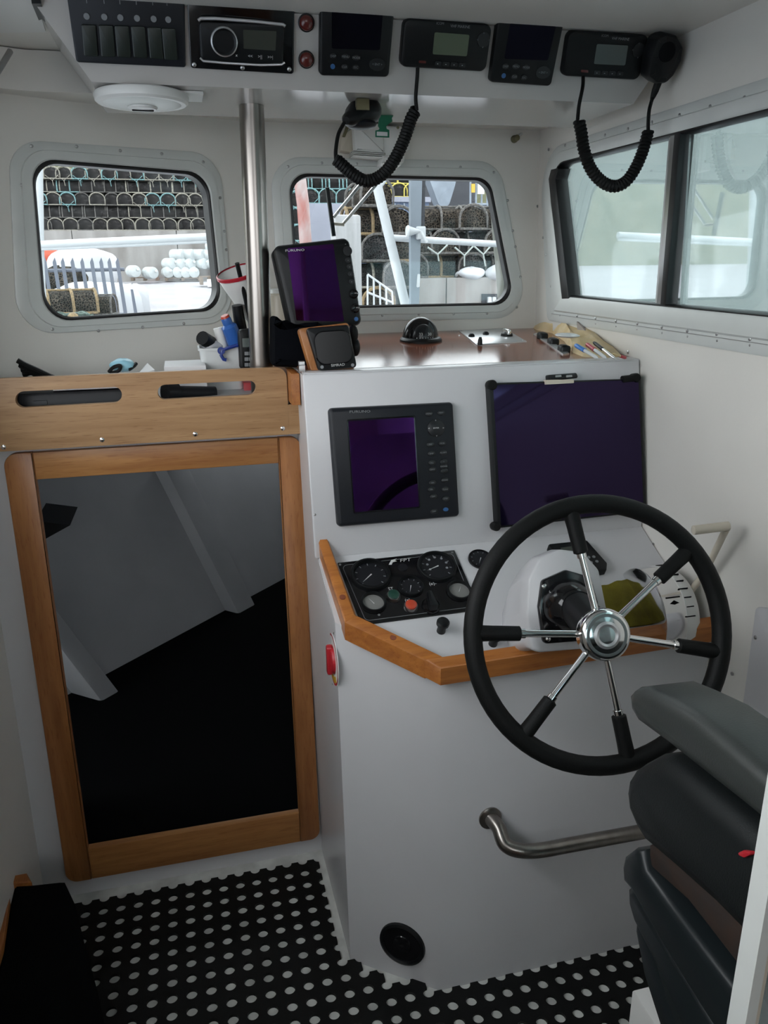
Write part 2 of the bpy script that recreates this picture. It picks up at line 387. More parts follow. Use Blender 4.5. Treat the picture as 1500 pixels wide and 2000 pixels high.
# centre windscreen wall
wgl = [FW.q(574, 600), FW.q(1004, 597), FW.q(958, 349), FW.q(565, 341)]
wgl = [(.336, .085), (1.045, .083), (.953, .464), (.330, .468)]
whole = [(.318, .066), (1.066, .064), (.968, .484), (.312, .488)]
MB().ring(FW, R4([(.2, -.16), (1.12, -.16), (1.12, .70), (.2, .70)], .001), R4(whole, .06), -.04, 0).build('wall_windscreen', 'wall_paint', kind=ST)
lgl = [FL.q(85, 629), FL.q(432, 606), FL.q(404, 338), FL.q(58, 309)]
lcu = sum(p[0] for p in lgl) / 4; lcv = sum(p[1] for p in lgl) / 4
lhole = [(p[0] + (.016 if p[0] > lcu else -.016), p[1] + (.016 if p[1] > lcv else -.016)) for p in lgl]
MB().ring(FL, R4([(-.80, -.16), (0.018, -.16), (0.018, .70), (-.80, .70)], .001), R4(lhole, .07), -.04, 0).build('wall_wing', 'wall_paint', kind=ST)

# ------------------------------------------------------------------ windows
def window(name, F, gl, fo, rg, ro, label, gm='window_glass', pane=True, screws=()):
    t = T(name, F.w(sum(p[0] for p in gl) / 4, min(p[1] for p in gl)), kind=ST, label=label)
    po = R4(fo, ro); pi = R4(gl, rg)
    MB().prof(F, po, pi, [(0, 0), (0, .004), (.06, .006), (.46, .006), (.50, .0105), (.93, .0105), (1, .007), (1, -.03)]).build('frame', 'alu_frame', t)
    MB().prof(F, pi, R4(inset(gl, .008), rg), [(0, .0065), (.5, .0075), (1, .003), (1, -.028), (0, -.028)]).build('rubber_seal', 'seal', t)
    if pane: MB().prism(F, R4(inset(gl, -.003), rg), -.024, -.018).build('pane', gm, t)
    screwheads(F, screws, .0042, 'dull_steel', t, .006)
    return t
def along(a, b, n): return [(a[0] + (b[0] - a[0]) * i / (n - 1), a[1] + (b[1] - a[1]) * i / (n - 1)) for i in range(n)]
def q_(F, *ps): return [F.q(*p) for p in ps]
fl = q_(FL, (33, 655), (455, 631), (428, 300), (15, 272))
window('window_1', FL, lgl, fl, .062, .085, 'port wing windscreen in a screwed grey aluminium frame',
       screws=q_(FL, (60, 286), (148, 287), (233, 295), (314, 301), (395, 317), (41, 362), (48, 436), (52, 478), (60, 562), (101, 643), (191, 646), (277, 639), (357, 632), (428, 387), (436, 452), (440, 488), (432, 622)))
fo = [(.282, .045), (1.095, .040), (.985, .512), (.278, .512)]
window('window_2', FW, wgl, fo, .055, .09, 'centre windscreen in a grey aluminium frame above the dash',
       screws=q_(FW, (562, 326), (628, 319), (696, 321), (834, 326), (898, 327), (963, 337), (990, 392), (1000, 451), (1005, 482), (1015, 541), (1008, 600), (950, 612), (885, 613), (817, 614), (746, 616), (550, 387), (558, 447)))
so = [(-2.345, 1.468), (.23, 1.455), (.23, 1.985), (-2.46, 1.972)]
t = T('window_3', (1.12, 1.2, 1.47), kind=ST, label='long sliding starboard window with a dark vertical mullion')
po = R4(so, [.03, .09, .09, .12]); pi = R4(sgl, [.004, .06, .06, .075])
MB().prof(FS, po, pi, [(0, 0), (0, .004), (.06, .006), (.40, .006), (.46, .011), (.93, .011), (1, .008), (1, -.03)]).build('frame', 'alu_frame', t)
MB().prof(FS, pi, R4(inset(sgl, .006), [.004, .055, .055, .07]), [(0, .007), (.5, .007), (1, .002), (1, -.03)]).build('rubber_seal', 'seal', t)
MB().prism(FS, rpoly(q_(FS, (1104, 584), (1118, 583), (1092, 350), (1098, 328), (1083, 331), (1078, 350)), .004, 3), -.028, .0125, .003).build('edge_seal', 'seal', t)
ug = -1.70
MB().prism(FS, R4([(-2.235, 1.54), (ug + .03, 1.54), (ug, 1.92), (-2.40, 1.925)], [.004, .004, .004, .07]), -.016, -.011).build('pane', 'side_glass', t)
MB().prism(FS, R4([(ug - .01, 1.535), (.15, 1.53), (.15, 1.916), (ug - .04, 1.92)], [.004, .05, .05, .004]), -.026, -.021).build('pane', 'side_glass', t)
mu = q_(FS, (1283, 598), (1297, 600), (1330, 250), (1312, 254))
MB().prism(FS, q_(FS, (1277, 597), (1288, 598), (1314, 254), (1305, 256)), -.018, -.002, .002).build('sash_edge', 'clear_plastic', t)
MB().prism(FS, q_(FS, (1284, 598), (1300, 600), (1331, 249), (1312, 254)), -.03, .004, .003).build('mullion', 'dull_steel', t)
MB().prism(FS, q_(FS, (1293, 599), (1303, 600), (1334, 248), (1322, 251)), -.03, .006, .002).build('mullion_seal', 'seal', t)
screwheads(FS, q_(FS, (1075, 292), (1108, 284), (1148, 274), (1186, 264), (1231, 252), (1278, 239), (1332, 225), (1392, 208), (1459, 191), (1047, 340), (1053, 403), (1064, 464), (1070, 497), (1080, 559),
                  (1131, 617), (1167, 622), (1207, 627), (1249, 632), (1297, 639), (1347, 646), (1405, 652), (1470, 662)), .0042, 'dull_steel', t, .006)
screwheads(FS, q_(FS, (1097, 616), (1131, 628), (1167, 632), (1207, 637), (1248, 643), (1297, 650), (1347, 657), (1405, 665), (1469, 674)), .0042, 'dull_steel', t, .004)
MB().prism(FS, [(-2.31, 1.490), (.2, 1.480), (.2, 1.4815), (-2.31, 1.4915)], .003, .0075).build('track_lip', 'dull_steel', t)

# ------------------------------------------------------------------ cuddy doorway frame (teak)
t = T('door_1', (-.08, 1.89, .04), kind=ST, label='round-cornered teak frame of the open cuddy doorway')
x0, x1, i0, i1, z0, z1, j0, j1 = -.436, .262, -.371, .205, .043, 1.232, .140, 1.166
def left_(cs, rs): return rpoly(cs, rs, 8)
MB().prism(FB, left_([(x0, z0), (i0, z0), (i0, z1), (x0, z1)], [.055, .001, .001, .055]), -.002, .020, .003).build('stile', 'teak_up', t)
MB().prism(FB, left_([(i1, z0), (x1, z0), (x1, z1), (i1, z1)], [.001, .055, .055, .001]), -.002, .020, .003).build('stile', 'teak_up', t)
MB().prism(FB, [(i0 + .0006, z0 + .0005), (i1 - .0006, z0 + .0005), (i1 - .0006, j0), (i0 + .0006, j0)], -.002, .0195, .003).build('rail', 'teak', t)
MB().prism(FB, [(i0 + .0006, j1), (i1 - .0006, j1), (i1 - .0006, z1 - .0005), (i0 + .0006, z1 - .0005)], -.002, .0195, .003).build('rail', 'teak', t)

# ------------------------------------------------------------------ dark cuddy beyond the doorway
zf = .12
A_ = PZ(220, 1310, zf); B_ = PZ(555, 1130, zf); l_ = (B_ - A_).normalized(); o_ = Vector((-l_[1], l_[0], 0))
FH = Fr(A_, l_, o_ * .5 + Vector((0, 0, 1)))
MB().prism(FH, [(-.95, -.25), (2.3, -.25), (2.3, 1.32), (-.95, 1.32)], -.03, 0).build('wall_hull', 'cuddy_grey', kind=ST)
MB().box(-1.6, 1.2, 1.935, 4.9, .02, zf).build('floor_cuddy', 'carpet_black', kind=ST)
MB().box(-1.6, 1.3, 1.99, 4.0, 1.305, 1.335).build('ceiling_cuddy', 'cuddy_grey', kind=ST)
MB().box(.44, .48, 1.995, 4.9, .0, 1.32).build('wall_cuddy', 'cuddy_grey', kind=ST)  # out-of-view partition placed to keep daylight from leaking into the cuddy
MB().box(-1.7, -.53, 1.95, 1.99, -.1, 1.32).build('wall_cuddy_aft', 'cuddy_grey', kind=ST)
for pxs, dep, lab in (([(477, 1221), (513, 1209), (366, 905), (318, 905)], .07, 'pale hull frame slanting down the far cuddy side'),
                      ([(222, 1401), (250, 1371), (60, 1125), (78, 1215)], .13, 'pale hull frame nearest the cuddy doorway')):
    MB().prism(FH, quad(FH, pxs, 0, dep), -.01, dep, .012).build('hull_frame', 'cuddy_grey', label=lab, cat='hull frame', group='hull frames in the cuddy')
b = MB(); p = [PY(px, py, 2.25) for px, py in ((70, 1018), (137, 1026), (72, 1062))]
b.loops([p, [x + Vector((0, .18, 0)) for x in p]]); b.build('shelf_bracket', 'black_plastic', label='dark triangular bracket inside the cuddy doorway', cat='bracket')

# ------------------------------------------------------------------ slotted teak fiddle board and the shelf behind it
MB().vprism([(-.499, 1.955, 1.30), (.255, 1.955, 1.30), (.255, 2.46, 1.30), (.2, 2.46, 1.30), (-.499, 2.115, 1.30)], .02).build('window_shelf', 'gelcoat', label='white shelf under the port windscreen behind the slotted board', cat='shelf')
FBB = Fr((0, 1.876, 0), (1, 0, 0), (0, .047, 1))
t = T('fiddle_board', (-.11, 1.93, 1.24), 'varnished wooden fiddle board with two long hand slots above the doorway', 'board')
zt, zb, xm = 1.409, 1.2435, -.118
def slot(c): return rpoly([FBB.q(*p, .022) for p in c], .022, 8)
s1 = slot([(30, 797), (238, 786), (238, 755), (30, 765)]); s2 = slot([(308, 781), (500, 771), (500, 743), (308, 752)])
b = MB(); b.ring(FBB, rpoly([(-.499, zb), (xm, zb), (xm, zt), (-.499, zt)], .0005, 8), s1, 0, .022)
b.ring(FBB, rpoly([(xm, zb), (.232, zb), (.232, zt), (xm, zt)], [.0005, .0005, .026, .0005], 8), s2, 0, .022)
b.prism(FBB, rpoly([(.231, zb), (.272, zb), (.272, 1.318), (.231, 1.318)], .004, 3), 0, .022)
b.build('board', 'teak_board', t)
screwheads(FBB, q_(FBB, (11, 870), (201, 856), (381, 845), (550, 834)), .0058, 'chrome', t, .022)
MB().box(.234, .254, 1.852, 2.36, 1.326, 1.402, .004).build('fiddle_rail', 'teak_fwd', label='short wooden rail running forward beside the dash', cat='rail')

# ------------------------------------------------------------------ helm console
def dz(y): return .984 + (y - 1.718) * .515
t = T('helm_console', (.7, 1.6, 0), 'white helm console with sloping desk and raked instrument panel', 'console'); CONSOLE = t
yB = 1.546; yC = 1.404
V = dict(l0=(.272, 1.50, -.012), l1=(.268, yB, dz(yB) - .006), l2=(.262, 1.722, .98), l3=(.256, 1.806, 1.402), l4=(.256, 1.99, 1.402), l5=(.268, 1.925, -.012),
         c0=(.462, 1.362, -.012), c1=(.462, yC, dz(yC) - .006), d0=(1.119, 1.362, -.012), d1=(1.119, yC, dz(yC) - .006), r2=(1.119, 1.722, .98), r3=(1.119, 1.806, 1.402), r4=(1.119, 1.99, 1.402), r5=(1.119, 1.925, -.012))
K_ = list(V); fs = ['l5 l0 l1 l2 l3 l4', 'l0 c0 c1 l1', 'c0 d0 d1 c1', 'l1 c1 d1 r2 l2', 'l2 r2 r3 l3', 'l3 r3 r4 l4', 'd0 r5 r4 r3 r2 d1', 'l5 l4 r4 r5', 'l0 l5 r5 d0 c0']
b = MB(); b.add([V[k] for k in K_], [tuple(K_.index(x) for x in f.split()) for f in fs]); b.build('body', 'gelcoat', t)
b = MB(); pts = [(.268, yB, dz(yB)), (.462, yC, dz(yC)), (1.117, yC, dz(yC)), (1.117, 1.719, .985), (.264, 1.719, .985)]
b.vprism(pts, .008); b.build('desk_top', 'gelcoat', t)
MB().prism(FU, rpoly([(.254, -.43), (1.117, -.43), (1.117, .0), (.254, .0)], .006, 3), -.004, .003, .003).build('instrument_panel', 'gelcoat', t)
MB().box(.258, 1.119, 1.81, 2.44, 1.29, 1.40).build('dash_base', 'gelcoat', t)
MB().prism(FT, [(.258, .0), (1.118, .0), (1.118, .04), (.258, .04)], -.004, .003, .003).build('dash_lip', 'gelcoat', t)
MB().prism(FT, [(.258, .04), (1.118, .04), (1.118, .66), (.258, .66)], -.004, .002).build('dash_top', 'dash_brown', t)
def on(F, px, py, n): return F.w(*F.q(px, py, n), n)
TOP = .034
for pxs in ([(673, 1212), (696, 1201), (639, 1047), (619.5, 1048)], [(829.5, 1287), (866, 1281), (696, 1201), (673, 1212)]):
    MB().vprism([on(FD, *p, TOP) for p in pxs], .046, .004).build('desk_rail', 'teak_desk', t)
MB().vprism([on(FD, *p, TOP) for p in ((861, 1303), (1468, 1209), (1452, 1193), (866, 1281), (830, 1287))], .043, .004).build('desk_rail', 'teak_desk', t)
for px, py in ((640, 1080), (669, 1166), (768, 1245)):
    u, v = FD.q(px, py, TOP); MB().prism(FD, circ((u, v), .007, 12), TOP - .002, TOP + .0004).build('wood_plug', 'dash_brown', t)
screwheads(FU, q_(FU, (615, 1005)), .003, 'dull_steel', t, .002)
# lining panel on the starboard side aft of the console
b = MB(); b.prism(FS, rpoly(q_(FS, (1455, 1385), (1600, 1520), (1640, 1200), (1482, 1185)), .012, 4), 0, .008, .002); b.build('wall_lining', 'gelcoat', label='white screwed lining panel on the starboard side beside the console', cat='panel')
LIN = bpy.data.objects['wall_lining']
screwheads(FS, q_(FS, (1482, 1244), (1463, 1377), (1436, 1315)), .0045, 'dull_steel', LIN, .008)

# ------------------------------------------------------------------ overhead box
t = T('overhead_console', (.45, 1.9, 1.99), 'glossy white overhead box full of radios and displays', 'console'); OVER = t
bo = [(-.137, 1.81), (1.05, 1.81), (1.062, 2.15), (-.137, 2.15)]
to = [(-.225, 1.7617), (1.119, 1.7617), (1.119, 2.15), (-.225, 2.15)]
b = MB(); b.loops([[(x, y, 1.992) for x, y in bo], [(x, y, 2.119) for x, y in to]]); b.build('shell', 'gloss_gelcoat', t)

# ------------------------------------------------------------------ perforated rubber mat (cells meet in the middle of the holes, so cut edges are scalloped)
def mat_mesh():
    b = MB(); P_ = .0455; R_ = .0132; th = 0.0
    def keep(x, y):
        if not (-.495 < x < 1.10 and -1.1 < y < 1.878): return False
        if x > .44 and y > 1.338: return False
        if .252 < x < .47 and y > 1.495 - (x - .262) * .74: return False
        return True
    for i in range(-14, 28):
        for j in range(-26, 46):
            cx, cy = i * P_, j * P_ + .0155; x, y = cx * math.cos(th) - cy * math.sin(th), cx * math.sin(th) + cy * math.cos(th)
            if not keep(x, y): continue
            h = P_ / 2; pts = []
            for sx, sy, a0 in ((1, 1, 180), (-1, 1, 270), (-1, -1, 0), (1, -1, 90)):
                qs = []
                for k in range(5):
                    a = math.radians(a0 + 90 * k / 4); qs.append((sx * h + R_ * math.cos(a), sy * h + R_ * math.sin(a)))
                pts += qs[::-1]
            W = [(x + p[0] * math.cos(th) - p[1] * math.sin(th), y + p[0] * math.sin(th) + p[1] * math.cos(th)) for p in pts]
            b.loops([[(p[0], p[1], -.0118) for p in W], [(p[0], p[1], -.004) for p in W]], False, True)
    return b
mat_mesh().build('rubber_mat', 'rubber', smooth=0, label='black rubber floor mat with rows of round drain holes', cat='mat')

# ------------------------------------------------------------------ pole, speaker, ceiling bits
pt = PZ(491, 206, 1.992); pb = PY(511, 717, 2.0); d = (pb - pt); pb2 = pt + d * ((pt[2] - 1.301) / (pt[2] - pb[2]))
t = T('support_pole', pb2, 'stainless steel pole from the shelf to the overhead box', 'pole')
MB().tube([pb2, pt], .0285, 24).build('tube', 'steel', t)
MB().lathe(pb2, (0, 0, 1), [(.045, 0), (.045, .004), (.030, .007)], 24).build('foot_flange', 'steel', t)
c = PZ(277, 191, 1.980); c = Vector((c[0], c[1], 1.9915))
t = T('ceiling_speaker', c, 'round white speaker under the left end of the overhead box', 'speaker')
MB().box(c[0] + .03, c[0] + .125, c[1] - .03, c[1] + .065, 1.987, 1.9915, .001).build('mounting_plate', 'white_plastic', t)
MB().lathe(c, (0, 0, -1), [(.084, 0), (.093, .004), (.096, .010), (.094, .020), (.089, .024)], 40).build('rim', 'white_plastic', t)
g = MB().lathe(c, (0, 0, -1), [(.088, .022), (.066, .027), (.04, .029)], 40).build('grille', 'alu_frame', t)
MB().lathe(c, (0, 0, -1), [(.030, .027), (.030, .031), (.027, .034), (.011, .035)], 24).build('dome', 'white_plastic', g)
MB().prism(Fr(c + Vector((0, 0, -.035)), (1, 0, 0), (0, -1, 0)), rpoly([(-.022, -.006), (.022, -.006), (.022, .004), (-.022, .004)], .004, 3), -.002, .0012).build('slot', 'matt_black', g)
p = [PZ(px, py, 2.117) for px, py in ((-30, 62), (89, 60), (62, -30), (-60, -30))]
t = T('ceiling_hatch', (p[0] + p[1]) / 2, 'plain white hatch panel in the port ceiling corner', 'hatch')
MB().loops([[x + Vector((0, 0, .0025)) for x in p], [x - Vector((0, 0, .003)) for x in p]]).build('panel', 'white_plastic', t)
q = [PZ(*x, 2.117) for x in ((60, -8), (74, 26), (80, 24), (96, 36), (86, 14), (78, -8))]
MB().loops([[x for x in q], [x - Vector((0, 0, .012)) for x in q]]).build('latch', 'black_plastic', t)
MB().tube([PY(-20, 165, 2.0), PY(2, 130, 2.02), PY(20, 100, 2.05)], .0065, 10).build('grab_rail', 'dull_steel', label='grey grab rail end at the far left under the ceiling', cat='rail')

# ------------------------------------------------------------------ overhead electronics
def dev(name, label, cat, F, pxs, r, n1, m, bev=.004, n0=-.004, group=None, body='case'):
    cs = [F.q(*p, n1) for p in pxs]; o = F.w(sum(c[0] for c in cs) / 4, min(c[1] for c in cs), n0)
    t = T(name, o, label, cat, group); MB().prism(F, rpoly(cs, r, 5), n0, n1, bev).build(body, m, t); t['_n'] = n1; return t
def plate(t, name, F, pxs, r, n0, n1, m, bev=0, parent=None, label=None):
    return MB().prism(F, quad(F, pxs, r, n1, 4), n0, n1, bev).build(name, m, parent or t, label=label)
def dot(t, name, F, px, py, r, n0, n1, m, parent=None, seg=16, bev=0, ry=None):
    u, v = F.q(px, py, n1); return MB().prism(F, circ((u, v), r, seg, ry), n0, n1, bev).build(name, m, parent or t)
def words(t, F, s, px, py, size, n, m='mark_grey', sx=1, shear=0, slope=None, parent=None):
    rot = 0
    if slope is not None:
        a = F.q(px, py, n); b2 = F.q(px + 50, py + 50 * slope, n); rot = math.atan2(b2[1] - a[1], b2[0] - a[0])
    return text(F, s, F.q(px, py, n), size, m, parent or t, n, rot, sx=sx, shear=shear)
N1 = .012
t = dev('switchboard', 'dark switchboard with six rocker switches at the left of the overhead box', 'switchboard', FF, [(149, 122), (363, 132), (360, -25), (128, -25)], .005, .010, 'charcoal_plastic', .003)
xs = [175, 209, 240, 272, 304, 332]; ys = [81, 82, 83, 84, 86, 88]
for i in range(6):
    x, y = xs[i], ys[i]; k = i * .3
    plate(t, 'rocker_switch', FF, [(x - 11, y + 29), (x + 17 - k, y + 30), (x + 12 - k, y - 32), (x - 17, y - 33)], .003, .009, .0155, 'switch_green', .002)
    dot(t, 'indicator', FF, x - 6 + i * .5, 32 + i * 1.3, .0055, .009, .0125, 'mark_grey', seg=12)
    text(FF, 'I', FF.q(x - 6, 2 + i, .011), .012, 'mark_grey', t, .0105)
t = dev('marine_stereo', 'black marine stereo with a silver rotary dial in the overhead box', 'stereo', FF, [(372, 133), (574, 145), (576, -25), (364, -25)], .006, .008, 'gloss_black', .002)
f = plate(t, 'faceplate', FF, [(392, 118), (553, 130), (556, 48), (388, 42)], .008, .007, .020, 'black_plastic', .004)
MB().tube([on(FF, *p, .021) for p in ((387, 40), (392, 36), (420, 36), (500, 42), (553, 48), (557, 51))], .0030, 8).build('trim_bar', 'alu', t, label='silver trim bar')
MB().tube([on(FF, *p, .021) for p in ((391, 113), (397, 119), (440, 123), (510, 127), (550, 126), (556, 122))], .0024, 8).build('trim_bar', 'alu', t, label='silver trim bar')
u, v = FF.q(438, 82, .03); MB().lathe(FF.w(u, v, .018), FF.n, [(.0245, 0), (.0245, .010), (.0225, .013), (.020, .012), (.019, .011)], 32).build('dial', 'black_plastic', t)
MB().prof(FF, circ((u, v), .0258, 36), circ((u, v), .0232, 36), [(0, .018), (0, .030), (1, .032), (1, .018)]).build('dial_ring', 'alu', t)
plate(t, 'display', FF, [(476, 95), (538, 99), (540, 61), (475, 58)], .001, .019, .0206, 'lcd_dim')
for s_, px, py in (('<<', 489, 110), ('>||', 508, 111), ('>>|', 528, 112), ('x', 462, 108)): text(FF, s_, FF.q(px, py, .021), .008, 'mark_white', t, .0206)
screwheads(FF, q_(FF, (379, 125), (473, 131), (564, 134)), .0045, 'dull_steel', t, .008)
for py, lb in ((45, 'dark red round indicator lamp beside the stereo, upper of two'), (117, 'dark red round indicator lamp beside the stereo, lower of two')):
    c = FF.q(599, py, .006); t = T('indicator_lamp', FF.w(*c), lb, 'lamp', 'indicator lamps beside the stereo')
    MB().lathe(FF.w(*c), FF.n, [(.0165, -.002), (.0165, .003), (.0150, .004)], 24).build('bezel', 'black_plastic', t)
    MB().lathe(FF.w(*c), FF.n, [(.0145, .003), (.0135, .008), (.0095, .012), (.003, .0135)], 24).build('lens', 'red_lens', t)
def small_display(label, pxs, scr, brand, keys, rock):
    t = dev('instrument_display', label, 'display', FF, pxs, .009, .018, 'black_plastic', .005)
    plate(t, 'screen', FF, scr, .004, .016, .0188, 'screen_dark'); words(t, FF, 'FURUNO', *brand, .0075, .0182, 'mark_grey', 1.25, slope=.05)
    for i, (s_, px, py) in enumerate(keys):
        if s_ == 'O': dot(t, 'power_button', FF, px, py, .0048, .017, .0195, 'mark_blue')
        else:
            k = dot(t, 'key', FF, px, py, .0075, .017, .0195, 'btn_dark', ry=.005); text(FF, s_, FF.q(px, py, .02), .0058, 'mark_grey', k, .0198)
    k = dot(t, 'rocker_pad', FF, *rock, .017, .017, .0195, 'btn_dark', ry=.012); text(FF, '< ENT >', FF.q(*rock, .02), .006, 'mark_grey', k, .0198)
    return t
small_display('square black instrument display between the indicator lamps and the first radio', [(624, 148), (760, 151), (772, 6), (626, -3)], [(648, 95), (742, 98), (748, 24), (648, 18)], (702, 14),
              [('DISP', 651, 110), ('MENU', 675, 111), ('MODE', 696, 113), ('O', 650, 130), ('CLR', 673, 131), ('ESC', 695, 132)], (737, 126))
small_display('square black instrument display between the two radios', [(957, 161), (1077, 169), (1105, 32), (975, 22)], [(985, 115), (1070, 118), (1086, 50), (997, 44)], (1044, 42),
              [('DISP', 988, 130), ('MENU', 1008, 130), ('MODE', 1028, 132), ('O', 984, 148), ('CLR', 1005, 150), ('ESC', 1024, 152)], (1061, 142))
def vhf(label, pxs, lcd, x0, dx, dy, lm, kp):
    t = dev('vhf_radio', label, 'radio', FF, pxs, .014, .020, 'black_plastic', .006)
    plate(t, 'display', FF, lcd, .003, .018, .0208, lm)
    for i in range(4):
        k = plate(t, 'soft_key', FF, [(x0[0] + dx * i - 6, x0[1] + dy * i + 4), (x0[0] + dx * i + 6, x0[1] + dy * i + 5), (x0[0] + dx * i + 7, x0[1] + dy * i - 3), (x0[0] + dx * i - 5, x0[1] + dy * i - 4)], .001, .019, .0215, 'btn_dark')
        text(FF, '-', FF.q(x0[0] + dx * i, x0[1] + dy * i, .022), .010, 'mark_white', k, .0218)
    k = dot(t, 'key_pad', FF, *kp, .014, .019, .0215, 'btn_dark')
    for s_, ox, oy in (('^', 0, -12), ('v', -2, 14), ('<', -12, 0), ('>', 11, 1)): text(FF, s_, FF.q(kp[0] + ox, kp[1] + oy, .022), .007, 'mark_grey', k, .0218)
    words(t, FF, 'VHF MARINE', pxs[3][0] + (pxs[2][0] - pxs[3][0]) * .63, pxs[3][1] + 16, .0075, .0205, 'mark_grey', slope=.06)
    text(FF, 'ICOM', FF.q(pxs[3][0] + 70, pxs[3][1] + 10, .021), .0065, 'mark_grey', t, .0205)
    plate(t, 'distress_cover', FF, [(pxs[0][0] + 36, pxs[0][1] - 8), (pxs[0][0] + 50, pxs[0][1] - 7), (pxs[0][0] + 50, pxs[0][1] - 12), (pxs[0][0] + 36, pxs[0][1] - 13)], .001, .019, .0212, 'red_lens')
    return t
vhf('black marine radio with a lit green display nearest the middle of the overhead box', [(782, 131), (950, 141), (963, 49), (790, 36)], [(845, 106), (912, 110), (917, 68), (849, 63)], (855, 124), 16, 1, 'lcd_green', (945, 78))
vhf('black marine radio with a grey display at the right end of the overhead box', [(1099, 149), (1249, 157), (1271, 70), (1112, 60)], [(1160, 125), (1221, 128), (1227, 89), (1166, 86)], (1166, 142), 15, .6, 'lcd_grey', (1248, 98))

# microphones on coiled cords
t = T('hand_microphone', PY(705, 245, 1.90), 'black hand microphone clipped under the middle of the overhead box', 'microphone', None)
m_ = PY(704, 222, 1.90); a_ = PY(672, 238, 1.86)
FM = Fr(m_, (a_ - m_), (0, 0, 1))
b = MB(); ls = []
for k in range(13):
    s = k / 12; w_ = [.012, .030, .038, .041, .042, .041, .039, .035, .029, .024, .021, .018, .010][k]; h_ = [.010, .023, .029, .031, .031, .030, .028, .025, .021, .018, .016, .014, .008][k]
    c = m_ + FM.u * (-.048 + .105 * s); ls.append([c + FM.v * h_ * math.sin(2 * math.pi * j / 20) + FM.n * w_ * math.cos(2 * math.pi * j / 20) for j in range(20)])
b.loops(ls); b.build('body', 'black_plastic', t)
MB().ell(m_ + Vector((0, -.004, -.022)), .036, .030, .012, 18, 8).build('speaker_grille', 'charcoal_plastic', t)
cl = PZ(711, 190, 1.991); MB().box(cl[0] - .014, cl[0] + .014, cl[1] + .010, cl[1] + .026, 1.968, 1.9915, .002).build('clip', 'brass_dirty', t)
MB().tube(smooth_path([on(FF, 816, 128, .012), PY(815, 150, 1.785), PY(812, 190, 1.79), PY(814, 216, 1.79)], 5), .0042, 8).build('cord', 'rubber', t)
cp = smooth_path([PY(*p, 1.80) for p in ((812, 216), (803, 232), (788, 275), (768, 316), (745, 343), (716, 354), (690, 341), (667, 321), (656, 311))], 8)
MB().tube(helix(cp, .0098, 40), .0046, 6).build('coiled_cord', 'rubber', t)
MB().tube(smooth_path([cp[-1], PY(656, 292, 1.81), PY(661, 262, 1.83), PY(672, 240, 1.86)], 5), .0042, 8).build('cord', 'rubber', t)
t = T('hand_microphone', on(FF, 1300, 165, .02), 'black hand microphone on the right end of the overhead box', 'microphone', None)
ms = [(1283, 165), (1303, 165), (1318, 150), (1334, 120), (1338, 92), (1326, 71), (1303, 65), (1284, 74), (1272, 110), (1266, 152)]
MB().prism(FF, rpoly([FF.q(*p, .06) for p in ms], .012, 4), .022, .062, .014).build('body', 'black_plastic', t)
MB().prism(FF, circ(FF.q(1303, 102, .062), .020, 20), .058, .064, .003).build('speaker_grille', 'matt_black', t)
MB().box(*(lambda p: (p[0] - .012, p[0] + .012, p[1] - .012, p[1] + .012, p[2] - .03, p[2] + .02))(on(FF, 1306, 110, .010)), .002).build('clip', 'black_plastic', t)
MB().lathe(on(FF, 1286, 160, .042), on(FF, 1274, 192, .042) - on(FF, 1286, 160, .042), [(.0085, 0), (.008, .018), (.006, .030), (.0045, .036)], 12).build('strain_relief', 'rubber', t)
yy = 1.74
MB().tube(smooth_path([on(FF, 1139, 148, .012), PY(1138, 170, 1.752), PY(1131, 205, 1.745), PY(1128, 234, yy)], 5), .0040, 8).build('cord', 'rubber', t)
cp = smooth_path([PY(*p, yy) for p in ((1131, 236), (1136, 262), (1140, 290), (1152, 326), (1172, 352), (1197, 364), (1222, 355), (1242, 327), (1256, 294), (1266, 258))], 8)
MB().tube(helix(cp, .0098, 42), .0046, 6).build('coiled_cord', 'rubber', t)
MB().tube(smooth_path([cp[-1], PY(1266, 240, 1.735), PY(1268, 215, 1.73), on(FF, 1274, 192, .042)], 5), .0042, 8).build('cord', 'rubber', t)

# wiper motor with its paper tree, window stay on the forward bulkhead
t = T('wiper_motor', FW.w(*FW.q(740, 318)), 'cream wiper motor box above the centre windscreen', 'wiper motor')
MB().prism(FW, quad(FW, [(694, 296), (752, 300), (748, 240), (690, 238)], .006, .06), 0, .06, .008).build('motor_case', 'white_plastic', t)
for k in range(4): plate(t, 'cooling_fin', FW, [(690, 293 + k * 3.2), (752, 297 + k * 3.2), (752, 298.4 + k * 3.2), (690, 294.4 + k * 3.2)], 0, .01, .064, 'white_plastic')
plate(t, 'gear_case', FW, [(747, 314), (790, 318), (797, 248), (744, 244)], .006, 0, .05, 'white_plastic', .006)
plate(t, 'gear_foot', FW, [(744, 320), (783, 324), (790, 306), (748, 303)], .004, 0, .066, 'white_plastic', .005)
plate(t, 'bracket', FW, [(664, 294), (690, 298), (690, 250), (668, 262)], .004, 0, .03, 'ivory', .004)
plate(t, 'bracket_slot', FW, [(668, 268), (674, 268), (684, 242), (678, 242)], .002, .02, .032, 'brass_dirty')
u, v = FW.q(794, 287, .02); MB().lathe(FW.w(u, v, 0), FW.n, [(.013, 0), (.013, .012), (.011, .016), (.006, .017)], 18).build('knob', 'white_plastic', t)
screwheads(FW, [FW.q(*p, .066) for p in ((753, 299), (786, 300), (780, 247))], .004, 'brass_dirty', t, .05)
p = [(733, 268), (760, 269), (760, 254), (755, 252), (754, 247), (762, 240), (766, 237), (765, 231), (768, 226), (741, 224), (738, 246), (741, 251), (739, 254), (733, 255)]
FA = Fr(PY(750, 245, 2.06), (1, 0, 0), (0, 0, 1))
